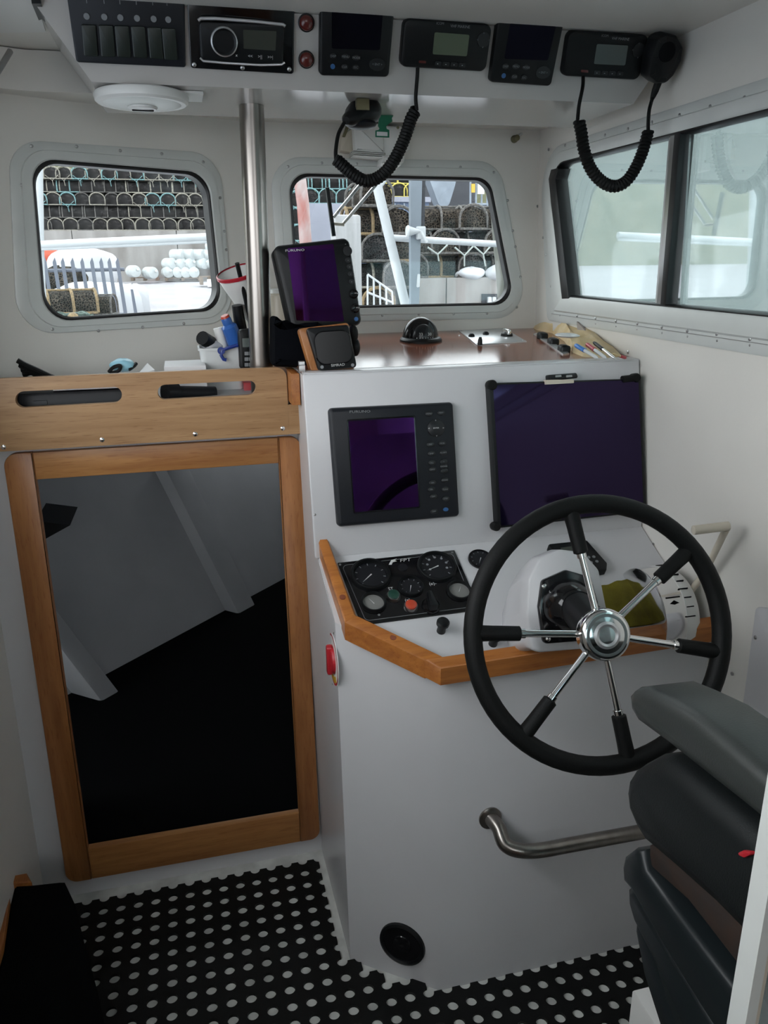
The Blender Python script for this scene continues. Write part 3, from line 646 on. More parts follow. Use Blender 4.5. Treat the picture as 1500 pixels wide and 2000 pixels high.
t = T('air_freshener', FA.w(*FA.q(747, 268)), 'green tree-shaped card hanging by the wiper motor', 'air freshener')
b = MB(); pp = [FA.q(*x) for x in p]; b.prism(FA, pp, 0, .002); b.build('card', 'green_card', t)
plate(t, 'print', FA, [(736, 265), (757, 266), (757, 258), (736, 257)], 0, .0018, .0028, 'mark_white')
MB().tube([FA.w(*FA.q(752, 225)), Vector((FA.w(*FA.q(752, 225))[0], 2.065, 1.9918))], .0008, 5).build('string', 'mark_white', t)
t = T('window_stay', FW.w(*FW.q(1006, 275)), 'short window stay with two dirty brass ends in the starboard corner', 'stay')
a_ = FW.w(*FW.q(1004, 272), .012); e_ = PX(1040, 243, 1.108)
MB().tube([a_, e_], .0045, 8).build('rod', 'clear_plastic', t)
for p, dr in ((a_, FW.n), (e_, Vector((-1, 0, 0)))):
    MB().lathe(p - dr * .012, dr, [(.011, 0), (.011, .006), (.006, .008), (.006, .016), (.009, .018), (.009, .024), (.004, .026)], 14).build('brass_end', 'brass_dirty', t)

# ------------------------------------------------------------------ instrument panel: chart plotter and monitor
t = dev('chart_plotter', 'black chart plotter with a portrait screen and key column in the instrument panel', 'chart plotter', FU, [(660, 1030), (899, 1009), (886, 785), (642, 797)], .010, .022, 'charcoal_plastic', .009, .001)
plate(t, 'screen', FU, [(693, 1000), (818, 989), (808, 815), (680, 823)], .003, .012, .0225, 'screen_purple')
b = MB(); pi_ = quad(FU, [(693, 1000), (818, 989), (808, 815), (680, 823)], .003, .0225, 4); po_ = quad(FU, [(690, 1004), (821, 992), (811, 811), (677, 819)], .004, .0225, 4)
b.prof(FU, po_, pi_, [(0, .0215), (.3, .0235), (1, .0232), (1, .0215)]); b.build('screen_bezel', 'gloss_black', t)
words(t, FU, 'FURUNO', 703, 804, .0082, .0224, 'mark_grey', 1.5, slope=-.03)
KEYS = [('MENU', 838, 808), ('NAV', 862, 806), ('ESC', 841, 868), ('MOB', 864, 866), ('SHIP', 843, 886), ('ALARM', 866, 884), ('ALL', 844, 904), ('SAVE', 845, 917), ('+', 867, 902), ('RANGE', 867, 911), ('-', 868, 920),
        ('ON', 845, 943), ('CLEAR', 869, 938), ('EBL', 843, 956), ('TUNE', 870, 956), ('OFF', 847, 970), ('STBY', 871, 974), ('DIM', 848, 999)]
for s_, px, py in KEYS:
    k = dot(t, 'key', FU, px, py, .0095, .020, .0245, 'btn_dark', ry=.0065, seg=14, bev=.001); text(FU, s_, FU.q(px, py, .025), .0052, 'mark_grey', k, .0248)
k = dot(t, 'cursor_pad', FU, 852, 836, .0215, .020, .0245, 'btn_dark', seg=28, bev=.002)
text(FU, 'ENTER', FU.q(852, 836, .025), .0048, 'mark_white', k, .0248)
for s_, px, py in (('^', 851, 822), ('v', 853, 851), ('<', 838, 837), ('>', 866, 836)): text(FU, s_, FU.q(px, py, .025), .007, 'mark_white', k, .0248)
dot(t, 'power_button', FU, 871, 995, .0066, .020, .0250, 'mark_blue', ry=.0045)

t = dev('monitor', 'large black flat monitor with knobs at its corners beside the chart plotter', 'monitor', FU, [(972, 1032), (1262, 1000), (1252, 739), (955, 748)], .004, .030, 'black_plastic', .003, .004)
plate(t, 'screen', FU, [(979, 1027), (1257, 997), (1247, 742), (963, 752)], .002, .02, .0305, 'screen_violet')
for px, py, r in ((962, 752, .0125), (1243, 738, .012), (970, 1029, .011)):
    u, v = FU.q(px, py, .03); MB().lathe(FU.w(u, v, .012), FU.n, [(r * .7, -.01), (r, 0), (r, .018), (r * .8, .023), (r * .2, .024)], 20).build('corner_knob', 'rubber', t)
MB().tube([on(FU, 1215, 741, .028), on(FU, 1243, 738, .028)], .009, 10).build('corner_arm', 'rubber', t)
t = T('clip_gadget', on(FU, 1098, 745, .03), 'small black clip-on gadget standing on the top edge of the monitor', 'gadget')
plate(t, 'foot', FU, [(1067, 751), (1121, 748), (1121, 741), (1067, 742)], .001, .024, .040, 'ivory')
plate(t, 'case', FU, [(1073, 744), (1131, 738), (1127, 728), (1072, 732)], .004, .016, .036, 'black_plastic', .004)
for x in (1091, 1112): plate(t, 'button', FU, [(x - 6, 737), (x + 6, 736), (x + 5, 732), (x - 6, 733)], .001, .034, .038, 'dull_steel')

# ------------------------------------------------------------------ sloping desk: engine panel and fittings
t = T('engine_panel', FD.w(*FD.q(720, 1216)), 'black engine gauge panel set in the helm desk', 'gauge panel')
c4 = [(706, 1220), (938, 1190), (887.5, 1074), (659, 1099)]
MB().prism(FD, quad(FD, c4, .002, .004), 0, .004, .001).build('plate', 'gloss_black', t)
li = [FD.q(*p, .0044) for p in ((714, 1213), (927, 1185), (884, 1080), (667, 1104))]
b = MB(); b.prof(FD, rpoly(li, .012, 5), rpoly(inset(li, .0012), .011, 5), [(0, .0044), (1, .0044)]); b.build('border_line', 'mark_grey', t)
words(t, FD, 'FPT', 791, 1094, .014, .0045, 'mark_white', 1.25, .2, slope=-.10)
b = MB(); lg = [FD.q(*p, .0045) for p in ((759, 1103), (764, 1094), (775, 1091), (771, 1094), (775, 1096), (767, 1098), (765, 1103))]; b.prism(FD, lg, .0042, .0047); b.build('emblem', 'mark_white', t)
def gauge(t, px, py, r, face, ang, tall=.012, rim='black_plastic', pale=False):
    u, v = FD.q(px, py, tall); c = FD.w(u, v, 0)
    g = MB().lathe(c, FD.n, [(r * 1.02, .002), (r * 1.02, tall - .003), (r * .97, tall), (r * .88, tall), (r * .84, tall - .004), (r * .84, .004)], 36, False).build('gauge', rim, t)
    MB().prism(FD, circ((u, v), r * .85, 32), .003, .0055).build('dial_face', face, g)
    for k in range(9):
        a = math.radians(225 - k * 33.75); ca, sa = math.cos(a), math.sin(a); r0, r1 = r * .66, r * .78; w_ = r * .02
        MB().prism(FD, [(u + ca * r0 - sa * w_, v + sa * r0 + ca * w_), (u + ca * r0 + sa * w_, v + sa * r0 - ca * w_), (u + ca * r1 + sa * w_, v + sa * r1 - ca * w_), (u + ca * r1 - sa * w_, v + sa * r1 + ca * w_)], .0054, .0059).build('tick', 'mark_grey', g, smooth=0)
    a = math.radians(ang); ca, sa = math.cos(a), math.sin(a); w_ = r * .03
    MB().prism(FD, [(u - sa * w_ - ca * r * .1, v + ca * w_ - sa * r * .1), (u + sa * w_ - ca * r * .1, v - ca * w_ - sa * r * .1), (u + ca * r * .6, v + sa * r * .6)], .006, .0068).build('needle', 'mark_white', g, smooth=0)
    return g
gauge(t, 724, 1118, .0465, 'gauge_face', 220, .016)
g2 = gauge(t, 854, 1103, .0465, 'gauge_face', 200, .012)
for k in range(7):
    a = math.radians(210 - k * 40); u, v = FD.q(854, 1103, .006); MB().prism(FD, circ((u + .024 * math.cos(a), v + .024 * math.sin(a)), .0032, 10), .0055, .0062).build('warning_light', 'mark_grey', g2)
gauge(t, 803, 1142, .030, 'gauge_face', 250, .012); gauge(t, 730, 1173, .0285, 'gauge_pale', 120, .014); gauge(t, 898, 1150, .0285, 'gauge_pale', 60, .014)
dot(t, 'blank_cap', FD, 787, 1107, .011, .003, .007, 'gauge_face', seg=20)
for px, py, m_, lb in ((769, 1162, 'green_plastic', 'dark green button'), (803, 1182, 'orange_red', 'red button')):
    u, v = FD.q(px, py, .012); k = MB().lathe(FD.w(u, v, 0), FD.n, [(.0165, .003), (.0165, .009), (.0145, .013), (.0125, .013)], 24).build('push_button', 'dull_steel', t)
    MB().lathe(FD.w(u, v, 0), FD.n, [(.0128, .010), (.0128, .0165), (.010, .018), (.003, .0185)], 24).build('button_cap', m_, k, label=lb)
for s_, px, py in (('ST', 763, 1150), ('(x)', 796, 1172), ('(o)-', 845, 1140)): words(t, FD, s_, px, py, .012, .0045, 'mark_white', slope=-.1)
u, v = FD.q(843, 1180, .012); k = MB().lathe(FD.w(u, v, 0), FD.n, [(.022, .003), (.022, .008), (.019, .012), (.012, .013)], 24).build('ignition_switch', 'gloss_black', t)
MB().prism(FD, rpoly([(u - .011, v - .018), (u + .011, v - .018), (u + .006, v + .028), (u - .006, v + .028)], .005, 4), .012, .030, .005).build('key_handle', 'black_plastic', k)
screwheads(FD, [FD.q(*p, .004) for p in ((664, 1103), (883, 1079), (740, 1201))], .003, 'dull_steel', t, .004)
t = T('round_gauge', FD.w(*FD.q(939, 1092)), 'small round black gauge on the white desk right of the engine panel', 'gauge'); gauge(t, 939, 1090, .030, 'gauge_face', 240, .008, 'gloss_black')
for i, (px, py, lb) in enumerate(((864, 1222, 'short black plunger knob on the desk below the engine panel'), (966, 1247, 'black knob half hidden behind the left of the steering wheel'))):
    u, v = FD.q(px, py, .02); t = T('pull_knob', FD.w(u, v), lb, 'knob')
    MB().lathe(FD.w(u, v, 0), FD.n, [(.010, 0), (.009, .018), (.009, .024)], 18).build('stem', 'black_plastic', t)
    MB().lathe(FD.w(u, v, 0), FD.n, [(.010, .022), (.0145, .026), (.0145, .033), (.012, .036), (.008, .034)], 20).build('head', 'black_plastic', t)
screwheads(FD, q_(FD, (1276, 1063)), .0035, 'dull_steel', CONSOLE, .001)

# handheld remote, yellow cloth, throttle control
t = T('handheld_remote', FD.w(*FD.q(1150, 1118)), 'black handheld remote lying on the desk behind the steering wheel', 'remote')
MB().prism(FD, rpoly([FD.q(*p, .018) for p in ((1150, 1119), (1185, 1113), (1186, 1100), (1146, 1055), (1068, 1063), (1080, 1075))], .006, 4), .001, .020, .004).build('case', 'black_plastic', t)
plate(t, 'screen', FD, [(1112, 1090), (1140, 1086), (1122, 1066), (1094, 1070)], .002, .019, .0206, 'lcd_dim')
for px, py in ((1150, 1088), (1160, 1087), (1155, 1098), (1166, 1096)): dot(t, 'key', FD, px, py, .004, .019, .0215, 'mark_grey', seg=10)
cor = [FD.q(*p, .004) for p in ((1178, 1232), (1312, 1213), (1237, 1129), (1170, 1146))]
b = MB(); nn = 14; G = []
for i in range(nn + 1):
    for j in range(nn + 1):
        s, r = i / nn, j / nn; u = (cor[0][0] * (1 - s) + cor[1][0] * s) * (1 - r) + (cor[3][0] * (1 - s) + cor[2][0] * s) * r; v = (cor[0][1] * (1 - s) + cor[1][1] * s) * (1 - r) + (cor[3][1] * (1 - s) + cor[2][1] * s) * r
        G.append((u, v, .007 + .003 * math.sin(s * 9 + r * 3) * math.cos(r * 7) + .002 * math.sin(s * 17)))
fs = [(i * (nn + 1) + j, i * (nn + 1) + j + 1, (i + 1) * (nn + 1) + j + 1, (i + 1) * (nn + 1) + j) for i in range(nn) for j in range(nn)]
b.add([FD.w(*g) for g in G], fs); ring_ = [i * (nn + 1) for i in range(nn + 1)] + [nn * (nn + 1) + j for j in range(1, nn + 1)] + [i * (nn + 1) + nn for i in range(nn - 1, -1, -1)] + [j for j in range(nn - 1, 0, -1)]
b.loops([[FD.w(*G[i]) for i in ring_], [FD.w(G[i][0], G[i][1], .0015) for i in ring_]], False, True)
b.build('cleaning_cloth', 'yellow_cloth', label='folded yellow cleaning cloth on the desk behind the wheel', cat='cloth')
hc = Vector((1.02, 1.50, .0)); hc[2] = dz(hc[1]) - .028; Rt = .112
t = T('throttle_control', (1.03, 1.50, dz(1.50)), 'chrome half-round throttle control on the starboard side of the desk', 'throttle')
def arc(x, R, a0=-14, a1=152, n=22): return [Vector((x, hc[1] - R * math.cos(math.radians(a0 + (a1 - a0) * k / n)), hc[2] + R * math.sin(math.radians(a0 + (a1 - a0) * k / n)))) for k in range(n + 1)]
b = MB(); b.loops([arc(.990, Rt - .006), arc(.993, Rt), arc(1.045, Rt)]); b.build('drum', 'chrome', t)
b = MB(); b.loops([arc(1.045, Rt + .001), arc(1.070, Rt - .002), arc(1.085, Rt - .012)]); b.build('scale_band', 'white_plastic', t)
for k in range(9):
    a = math.radians(20 + k * 11); r_1 = Rt + .0016; c = Vector((1.055, hc[1] - r_1 * math.cos(a), hc[2] + r_1 * math.sin(a)))
    FG = Fr(c, (1, 0, 0), (0, math.sin(a), math.cos(a))); MB().prism(FG, [(-.008 if k % 3 else -.014, -.0012), (.010, -.0012), (.010, .0012), (-.008 if k % 3 else -.014, .0012)], -.004, .0008).build('scale_mark', 'matt_black', t, smooth=0)
for px, py in ((1340, 1148), (1337, 1170)):
    p = PX(px, py, 1.02); a = math.atan2(p[2] - hc[2], hc[1] - p[1]); c = Vector((1.02, hc[1] - Rt * math.cos(a), hc[2] + Rt * math.sin(a)))
    FG = Fr(c, (1, 0, 0), (0, math.sin(a), math.cos(a))); MB().prism(FG, [(-.018, -.0015), (.018, -.0015), (.018, .0015), (-.018, .0015)] if py < 1160 else [(-.012, 0), (0, -.003), (.012, 0), (0, .007)], -.004, .0006).build('pointer_mark', 'matt_black', t, smooth=0)
hub = Vector((1.098, hc[1], hc[2] + .01)); top = PX(1418, 1034, 1.075)
b = MB(); b.lathe(hub - Vector((.012, 0, 0)), (1, 0, 0), [(.03, 0), (.03, .016), (.02, .02)], 20); b.build('lever_hub', 'dull_steel', t)
MB().tube([hub, Vector((1.09, (hub[1] + top[1]) / 2 - .01, (hub[2] + top[2]) / 2)), top], .0075, 10).build('lever', 'ivory', t)
e0 = PX(1425, 1027, 1.078); e1 = PY(1352, 1036, e0[1] + .012); MB().tube([e0, e0.lerp(e1, .03), e1.lerp(e0, .03), e1], [.006, .010, .010, .006], 14).build('handle', 'ivory', t)

# ------------------------------------------------------------------ steering wheel and its helm pod
WC = Vector((.696, 1.17, .994)); FK = Fr(WC, (1, -.1, 0), (0, .376, 1)); RW = .240
t = T('helm_pod', (.72, 1.45, dz(1.45)), 'white rounded helm pod carrying the black steering pump', 'helm unit')
FP = Fr(PY(1106, 1180, 1.325), FK.u, FK.v)
arch = [(-.072, -.088), (-.078, -.02), (-.070, .045), (-.045, .085), (-.005, .098), (.04, .09), (.068, .055), (.078, -.02), (.072, -.088)]
b = MB(); arch = [(x * 1.10, z * 1.10 + .004) for x, z in arch]; A1 = rpoly(arch, .02, 3)
b.loops([[FP.w(x * .95, z * .97, .004) for x, z in A1], [FP.w(x, z, -.004) for x, z in A1], [FP.w(x * 1.03, z, -.05) for x, z in A1], [FP.w(x * 1.03, z * .95 - .02, -.13) for x, z in A1], [FP.w(x * .95, z * .55 - .07, -.23) for x, z in A1], [FP.w(x * .6, -.12, -.27) for x, z in A1]])
b.build('pod_shell', 'gelcoat', t, 75)
oc = [(-.058, -.075), (-.063, .0), (-.052, .052), (0, .070), (.052, .052), (.063, .0), (.058, -.075)]
pf = MB().prism(FP, rpoly(oc, .010, 4), .003, .013, .003).build('pump_flange', 'gloss_black', t)
screwheads(FP, [(-.048, .04), (.048, .04), (-.048, -.065), (.048, -.065)], .0055, 'chrome', pf, .013)
MB().lathe(FP.w(0, -.004, .010), FP.n, [(.056, 0), (.054, .012), (.040, .050), (.034, .056)], 36).build('pump_body', 'gloss_black', t)
ax = (WC - FP.w(0, -.004, .01)); MB().tube([FP.w(0, -.004, .055), WC - FK.n * .004], [.034, .036], 28).build('shaft_boss', 'black_plastic', t)
t = T('steering_wheel', WC - FK.v * .26, 'six-spoked black steering wheel with a chrome hub', 'steering wheel')
ls = []
for k in range(73):
    a = 2 * math.pi * k / 72; ls.append(FK.w(RW * math.cos(a), RW * math.sin(a), 0))
b = MB(); L_ = []
for k in range(72):
    a = 2 * math.pi * k / 72; dr = FK.u * math.cos(a) + FK.v * math.sin(a); c = WC + dr * RW
    L_.append([c + dr * .0175 * math.cos(2 * math.pi * j / 14) + FK.n * .0185 * math.sin(2 * math.pi * j / 14) for j in range(14)])
b.loops(L_ + [L_[0]], False, False); b.build('rim', 'rubber', t)
hubc = WC + FK.n * .016
h = MB().lathe(hubc - FK.n * .018, FK.n, [(.040, 0), (.0475, .004), (.0485, .020), (.047, .028), (.043, .033), (.041, .034)], 44).build('hub', 'chrome', t)
MB().lathe(hubc - FK.n * .018, FK.n, [(.0415, .0335), (.036, .0345), (.027, .033), (.026, .028)], 44, False).build('hub_face', 'dull_steel', h)
MB().lathe(hubc - FK.n * .018, FK.n, [(.0265, .026), (.025, .034), (.020, .0365), (.010, .031), (.002, .029)], 36).build('hub_cap', 'alu', h)
for px, py in ((1122, 1030), (1352, 1068), (1398, 1272), (1222, 1462), (1012, 1450), (945, 1237)):
    u, v = FK.q(px, py); dr = (FK.u * u + FK.v * v).normalized(); s0 = hubc - FK.n * .012 + dr * .044; s1 = WC + dr * (RW - .010)
    sp = MB().tube([s0, s0.lerp(s1, .62)], .0066, 14).build('spoke', 'chrome', t)
    MB().tube([s0.lerp(s1, .53), s0.lerp(s1, .535), s0.lerp(s1, .585), s0.lerp(s1, .59)], [.0068, .0088, .0088, .0068], 14).build('ferrule', 'chrome', sp)
    MB().tube([s0.lerp(s1, .575), s0.lerp(s1, .59), s0.lerp(s1, .85), s1], [.0085, .0135, .0140, .0150], 16).build('spoke_grip', 'rubber', sp)

# ------------------------------------------------------------------ lower console fittings
FCH = Fr((.272, 1.50, 0), (.19, -.138, 0), (0, .05, 1))
t = T('round_vent', FCH.w(*FCH.q(785, 1885)), 'round black vent low on the angled console side', 'vent')
u, v = FCH.q(785, 1845, .004)
MB().lathe(FCH.w(u, v, 0), FCH.n, [(.058, .0), (.057, .006), (.051, .009), (.047, .006), (.046, .002)], 36, False).build('rim', 'black_plastic', t)
MB().prism(FCH, circ((u, v), .049, 30), .0005, .003).build('duct', 'matt_black', t)
MB().lathe(FCH.w(u, v, 0), FCH.n, [(.024, .002), (.022, .005), (.008, .006)], 24).build('inner_flap', 'gloss_black', t)
t = T('foot_rail', FC.w(*FC.q(950, 1600)), 'bent stainless foot rail across the front of the console', 'rail')
f0 = FC.w(*FC.q(957, 1597), .002); yb = 1.30
pts = [f0, f0 + Vector((.008, -.03, -.004)), PY(990, 1652, yb + .02), PY(1040, 1662, yb), PY(1130, 1647, yb), PY(1250, 1625, yb), PY(1420, 1594, yb), PY(1470, 1575, yb + .03), FC.w(*FC.q(1480, 1545), .002)]
MB().tube(smooth_path(pts, 7), .0165, 18).build('tube', 'steel', t)
for p in (f0, pts[-1]): MB().lathe(p - FC.n * .002, FC.n, [(.027, 0), (.027, .004), (.022, .007), (.017, .008)], 28).build('flange', 'steel', t)
FLF = Fr((.270, 1.6, 0), (0, -1, 0), (0, 0, 1)); FLF.n = Vector((-1, 0, 0))
t = T('isolator_switch', Vector((.27, 1.62, .8)), 'red rotary isolator switch with a yellow arc on the console side', 'switch')
c = at(655, 1287, (.266, 0, 0), (1, 0, 0)); c[1] = min(max(c[1], 1.58), 1.66); FI = Fr((.2685, c[1], PY(655, 1287, c[1])[2]), (0, -1, 0), (0, 0, 1))
MB().prism(FI, circ((0, 0), .062, 30), 0, .002).build('label_disc', 'white_plastic', t)
b = MB(); b.prof(FI, circ((0, 0), .060, 36), circ((0, 0), .055, 36), [(0, .0024), (1, .0024)]); b.build('red_ring', 'red_plastic', t)
b = MB(); ao = [(math.cos(math.radians(a)), math.sin(math.radians(a))) for a in range(225, 320, 8)]; b.prism(FI, [(x * .054, y * .054) for x, y in ao] + [(x * .040, y * .040) for x, y in ao[::-1]], .002, .0028); b.build('yellow_arc', 'yellow_arc', t)
kn = MB().lathe(FI.w(0, 0, .002), FI.n, [(.034, 0), (.032, .006), (.028, .008)], 28).build('knob', 'red_plastic', t)
MB().prism(FI, rpoly([(-.010, -.036), (.010, -.036), (.010, .036), (-.010, .036)], .006, 4), .006, .017, .004).build('grip', 'red_plastic', kn)
screwheads(FI, [(.02, .075), (-.02, -.075)], .003, 'dull_steel', t, .001)

# ------------------------------------------------------------------ helm seat
FX = Fr((.60, .90, 0), (-.05, -1, 0), (0, 0, 1))       # its port side
def side(pxs): return [FX.q(*p) for p in pxs]
t = T('pilot_chair', (.84, .55, .40), 'black vinyl helm chair with a grey armrest and rust-stained base', 'seat')
arm = [(1222, 1356), (1225, 1386), (1240, 1412), (1300, 1457), (1374, 1517), (1440, 1570), (1530, 1645), (1620, 1720), (1660, 1640), (1560, 1570), (1500, 1517), (1465, 1489), (1416, 1447), (1346, 1391), (1290, 1361), (1250, 1342), (1232, 1344)]
MB().prism(FX, side(arm), -.085, .0, .018).build('armrest', 'vinyl_grey', t, 60)
cus = [(1218, 1545), (1222, 1580), (1238, 1618), (1256, 1648), (1318, 1702), (1395, 1772), (1470, 1850), (1560, 1940), (1680, 2090), (1900, 2000), (1740, 1840), (1560, 1690), (1400, 1560), (1300, 1478), (1270, 1476), (1236, 1495), (1222, 1518)]
MB().prism(FX, side(cus), -.40, .006, .030).build('cushion', 'vinyl_black', t, 60)
MB().tube([FX.w(*FX.q(*p), .002) for p in ((1262, 1551), (1318, 1601), (1390, 1673), (1458, 1741), (1540, 1830))], .0028, 6).build('piping', 'vinyl_black', t)
pan = [(1256, 1652), (1280, 1655), (1340, 1712), (1420, 1790), (1500, 1880), (1600, 2000), (1560, 2080), (1440, 1905), (1330, 1760), (1275, 1710), (1254, 1690)]
MB().prism(FX, side(pan), -.38, -.010, .004).build('seat_pan', 'rusty', t)
be1 = [(1217, 1692), (1222, 1670), (1240, 1656), (1256, 1660), (1262, 1700), (1330, 1790), (1430, 1920), (1520, 2060), (1470, 2120), (1370, 1965), (1290, 1835), (1236, 1740), (1219, 1720)]
MB().prism(FX, side(be1), -.38, .004, .010).build('suspension_bellows', 'plastic_bellows', t, 60)
be2 = [(1219, 1735), (1236, 1742), (1290, 1840), (1370, 1975), (1450, 2110), (1400, 2190), (1310, 2010), (1270, 1880), (1230, 1800), (1220, 1765)]
MB().prism(FX, side(be2), -.37, -.004, .010).build('suspension_bellows', 'plastic_bellows', t, 60)
be3 = [(1226, 1790), (1262, 1860), (1305, 1985), (1400, 2170), (1350, 2230), (1285, 2050), (1240, 1905), (1224, 1820)]
MB().prism(FX, side(be3), -.36, -.012, .010).build('suspension_bellows', 'plastic_bellows', t, 60)
c = FX.q(1452, 1666); b = MB(); b.prism(FX, rpoly([FX.q(*p, .010) for p in ((1434, 1668), (1450, 1661), (1474, 1666), (1452, 1676))], .002, 3), .0, .010, .002); b.build('adjuster_tab', 'red_plastic', t, label='small red adjuster tab')
b = MB(); prof_ = rpoly([(.62, .78), (1.03, .78), (1.03, 1.50), (.62, 1.50)], .09, 6)
b.loops([[(x, .20 + .12 * (z - .9), z) for x, z in prof_], [(x, .32 + .12 * (z - .9) * .6, z) for x, z in prof_]]); b.build('backrest', 'vinyl_black', t)
bx = PZ(1236, 1932, .36); MB().box(bx[0], 1.10, .10, bx[1], -.012, .36, .006).build('seat_box', 'white_plastic', label='white box under the helm seat', cat='box')

# vertical frame edge beside the camera, and the carpeted step at bottom left
px_ = PY(1461, 1780, .50)
t = T('sliding_door', (px_[0] + .2, .50, -.01), 'white-edged glazed door standing beside the helm seat', 'door')
x0 = px_[0] + .008; MB().box(x0, x0 + .012, .488, .512, -.011, 2.05, .003).build('edge_strip', 'alu_frame', t)
MB().box(x0 + .014, x0 + .020, .492, .508, -.011, 2.05).build('seal_strip', 'ivory', t)
MB().box(x0 + .020, 1.10, .497, .503, .02, 2.05).build('pane', 'door_glass', t)
p = [PZ(*x, .25) for x in ((25, 1722), (70, 1722), (125, 1716), (146, 1760), (165, 1840), (190, 1930), (206, 2005), (215, 2080), (-60, 2080), (-6, 1880))]
t = T('carpeted_step', (p[0] + p[6]) / 2 - Vector((0, 0, .26)), 'black carpeted step box in the bottom left corner', 'step')
MB().vprism(p, .262, .012).build('carpet_cover', 'carpet_black', t)
p = [PZ(*x, .262) for x in ((-30, 1720), (52, 1704), (62, 1722), (22, 1724), (6, 1850), (-60, 2050))]
MB().vprism(p, .03, .003).build('wooden_edge', 'teak_fwd', t)

# ------------------------------------------------------------------ things on the dash
c = FT.q(822, 667); t = T('compass', FT.w(*c), 'black domed compass on the brown dash top', 'compass'); cp_ = FT.w(*c)
MB().lathe(cp_, FT.n, [(.062, .002), (.062, .007), (.058, .012), (.050, .014)], 40).build('base', 'black_plastic', t)
b = MB(); ls = []
for i in range(9):
    th = math.radians(i * 90 / 8.05); ls.append([cp_ + Vector((0, .004, .010)) + Vector((.054 * math.cos(th) * math.cos(2 * math.pi * j / 30), .054 * math.cos(th) * math.sin(2 * math.pi * j / 30) * (1 if j <= 15 else .70), .060 * math.sin(th))) for j in range(30)])
b.loops(ls); b.build('hood', 'gloss_black', t)
lens = MB().ell(cp_ + Vector((0, -.010, .012)), .036, .036, .043, 24, 12).build('dome', 'gauge_face', t)
FCO = Fr(cp_ + Vector((0, -.0465, .022)), (1, 0, 0), (0, .12, 1))
for s_, x in (('33', -.014), ('30', .012)): text(FCO, s_, (x, .002), .012, 'mark_white', lens, .0012)
for x in (-.024, -.016, -.008, 0, .008, .016, .024): MB().prism(FCO, [(x - .0006, -.012), (x + .0006, -.012), (x + .0006, -.006), (x - .0006, -.006)], -.006 - abs(x) * .3, .001 - abs(x) * .25).build('card_mark', 'mark_white', lens, smooth=0)
t = T('switch_plate', FT.w(*FT.q(965, 660)), 'brushed steel switch plate let into the dash top', 'switch plate')
MB().prism(FT, quad(FT, [(930, 673), (1029, 667), (984, 641), (897, 646)], .003, .004), .002, .005, .001).build('plate', 'alu', t)
for px, py, r, h in ((921, 654, .010, .010), (949, 650, .010, .010), (938, 661, .007, .022), (990, 650, .019, .014)):
    u, v = FT.q(px, py, h); k = MB().lathe(FT.w(u, v, .004), FT.n, [(r, 0), (r * .9, h * .6), (r * .5, h)], 18).build('knob', 'black_plastic', t)
    if r > .015: MB().prism(FT, rpoly([(u - .006, v - .022), (u + .006, v - .022), (u + .006, v + .022), (u - .006, v + .022)], .004, 3), .012, .026, .004).build('lever', 'chrome', k)
screwheads(FT, [FT.q(*p, .005) for p in ((932, 671), (1022, 665), (982, 643), (901, 647))], .003, 'dull_steel', t, .005)
for px, py in ((722, 650), (897, 657)):
    screwheads(FT, [FT.q(px, py)], .0035, 'dull_steel', CONSOLE, .002)
def sheet(name, m, F, outline, h, label, cat, amp=.006, base=.002, nu=26, fold=7):
    """a crumpled cloth: an outline raised into folds"""
    pts = rpoly([F.q(*p) for p in outline], .02, 3); c = Vector((sum(p[0] for p in pts) / len(pts), sum(p[1] for p in pts) / len(pts))); b = MB(); ls = []
    for k in range(7):
        s = 1 - k / 6.5; row = []
        for i, p in enumerate(pts):
            x, y = c[0] + (p[0] - c[0]) * s, c[1] + (p[1] - c[1]) * s
            z = base + (h * (1 - s ** 3) if k else 0) + (amp * math.sin(x * 60 + y * 33) * math.cos(y * 41 - x * 17) if 0 < k else 0) * (1 if k > 1 else .5)
            row.append(F.w(x, y, max(base, z)))
        ls.append(row)
    b.loops(ls, True, True); return b.build(name, m, None, 60, label, cat)
sheet('chamois_cloth', 'chamois', FT, [(1020, 629), (1058, 616), (1084, 622), (1120, 641), (1160, 668), (1216, 697), (1190, 702), (1140, 699), (1118, 690), (1102, 668), (1078, 652), (1048, 646)], .036, 'crumpled tan chamois cloth in the starboard corner of the dash', 'cloth', .010)
t = T('terminal_strip', FT.w(*FT.q(1080, 680)), 'strip of three black clips on the dash beside the chamois', 'clip strip')
MB().prism(FT, [FT.q(*p, .004) for p in ((1042, 652), (1100, 692), (1112, 690), (1052, 650))], .002, .005).build('backing', 'alu', t)
for (x, y) in ((1058, 654), (1079, 665), (1100, 679)):
    u, v = FT.q(x, y, .012); MB().prism(FT, rpoly([(u - .016, v - .020), (u + .012, v - .026), (u + .016, v + .014), (u - .010, v + .018)], .008, 4), .003, .020, .007).build('clip', 'black_plastic', t)
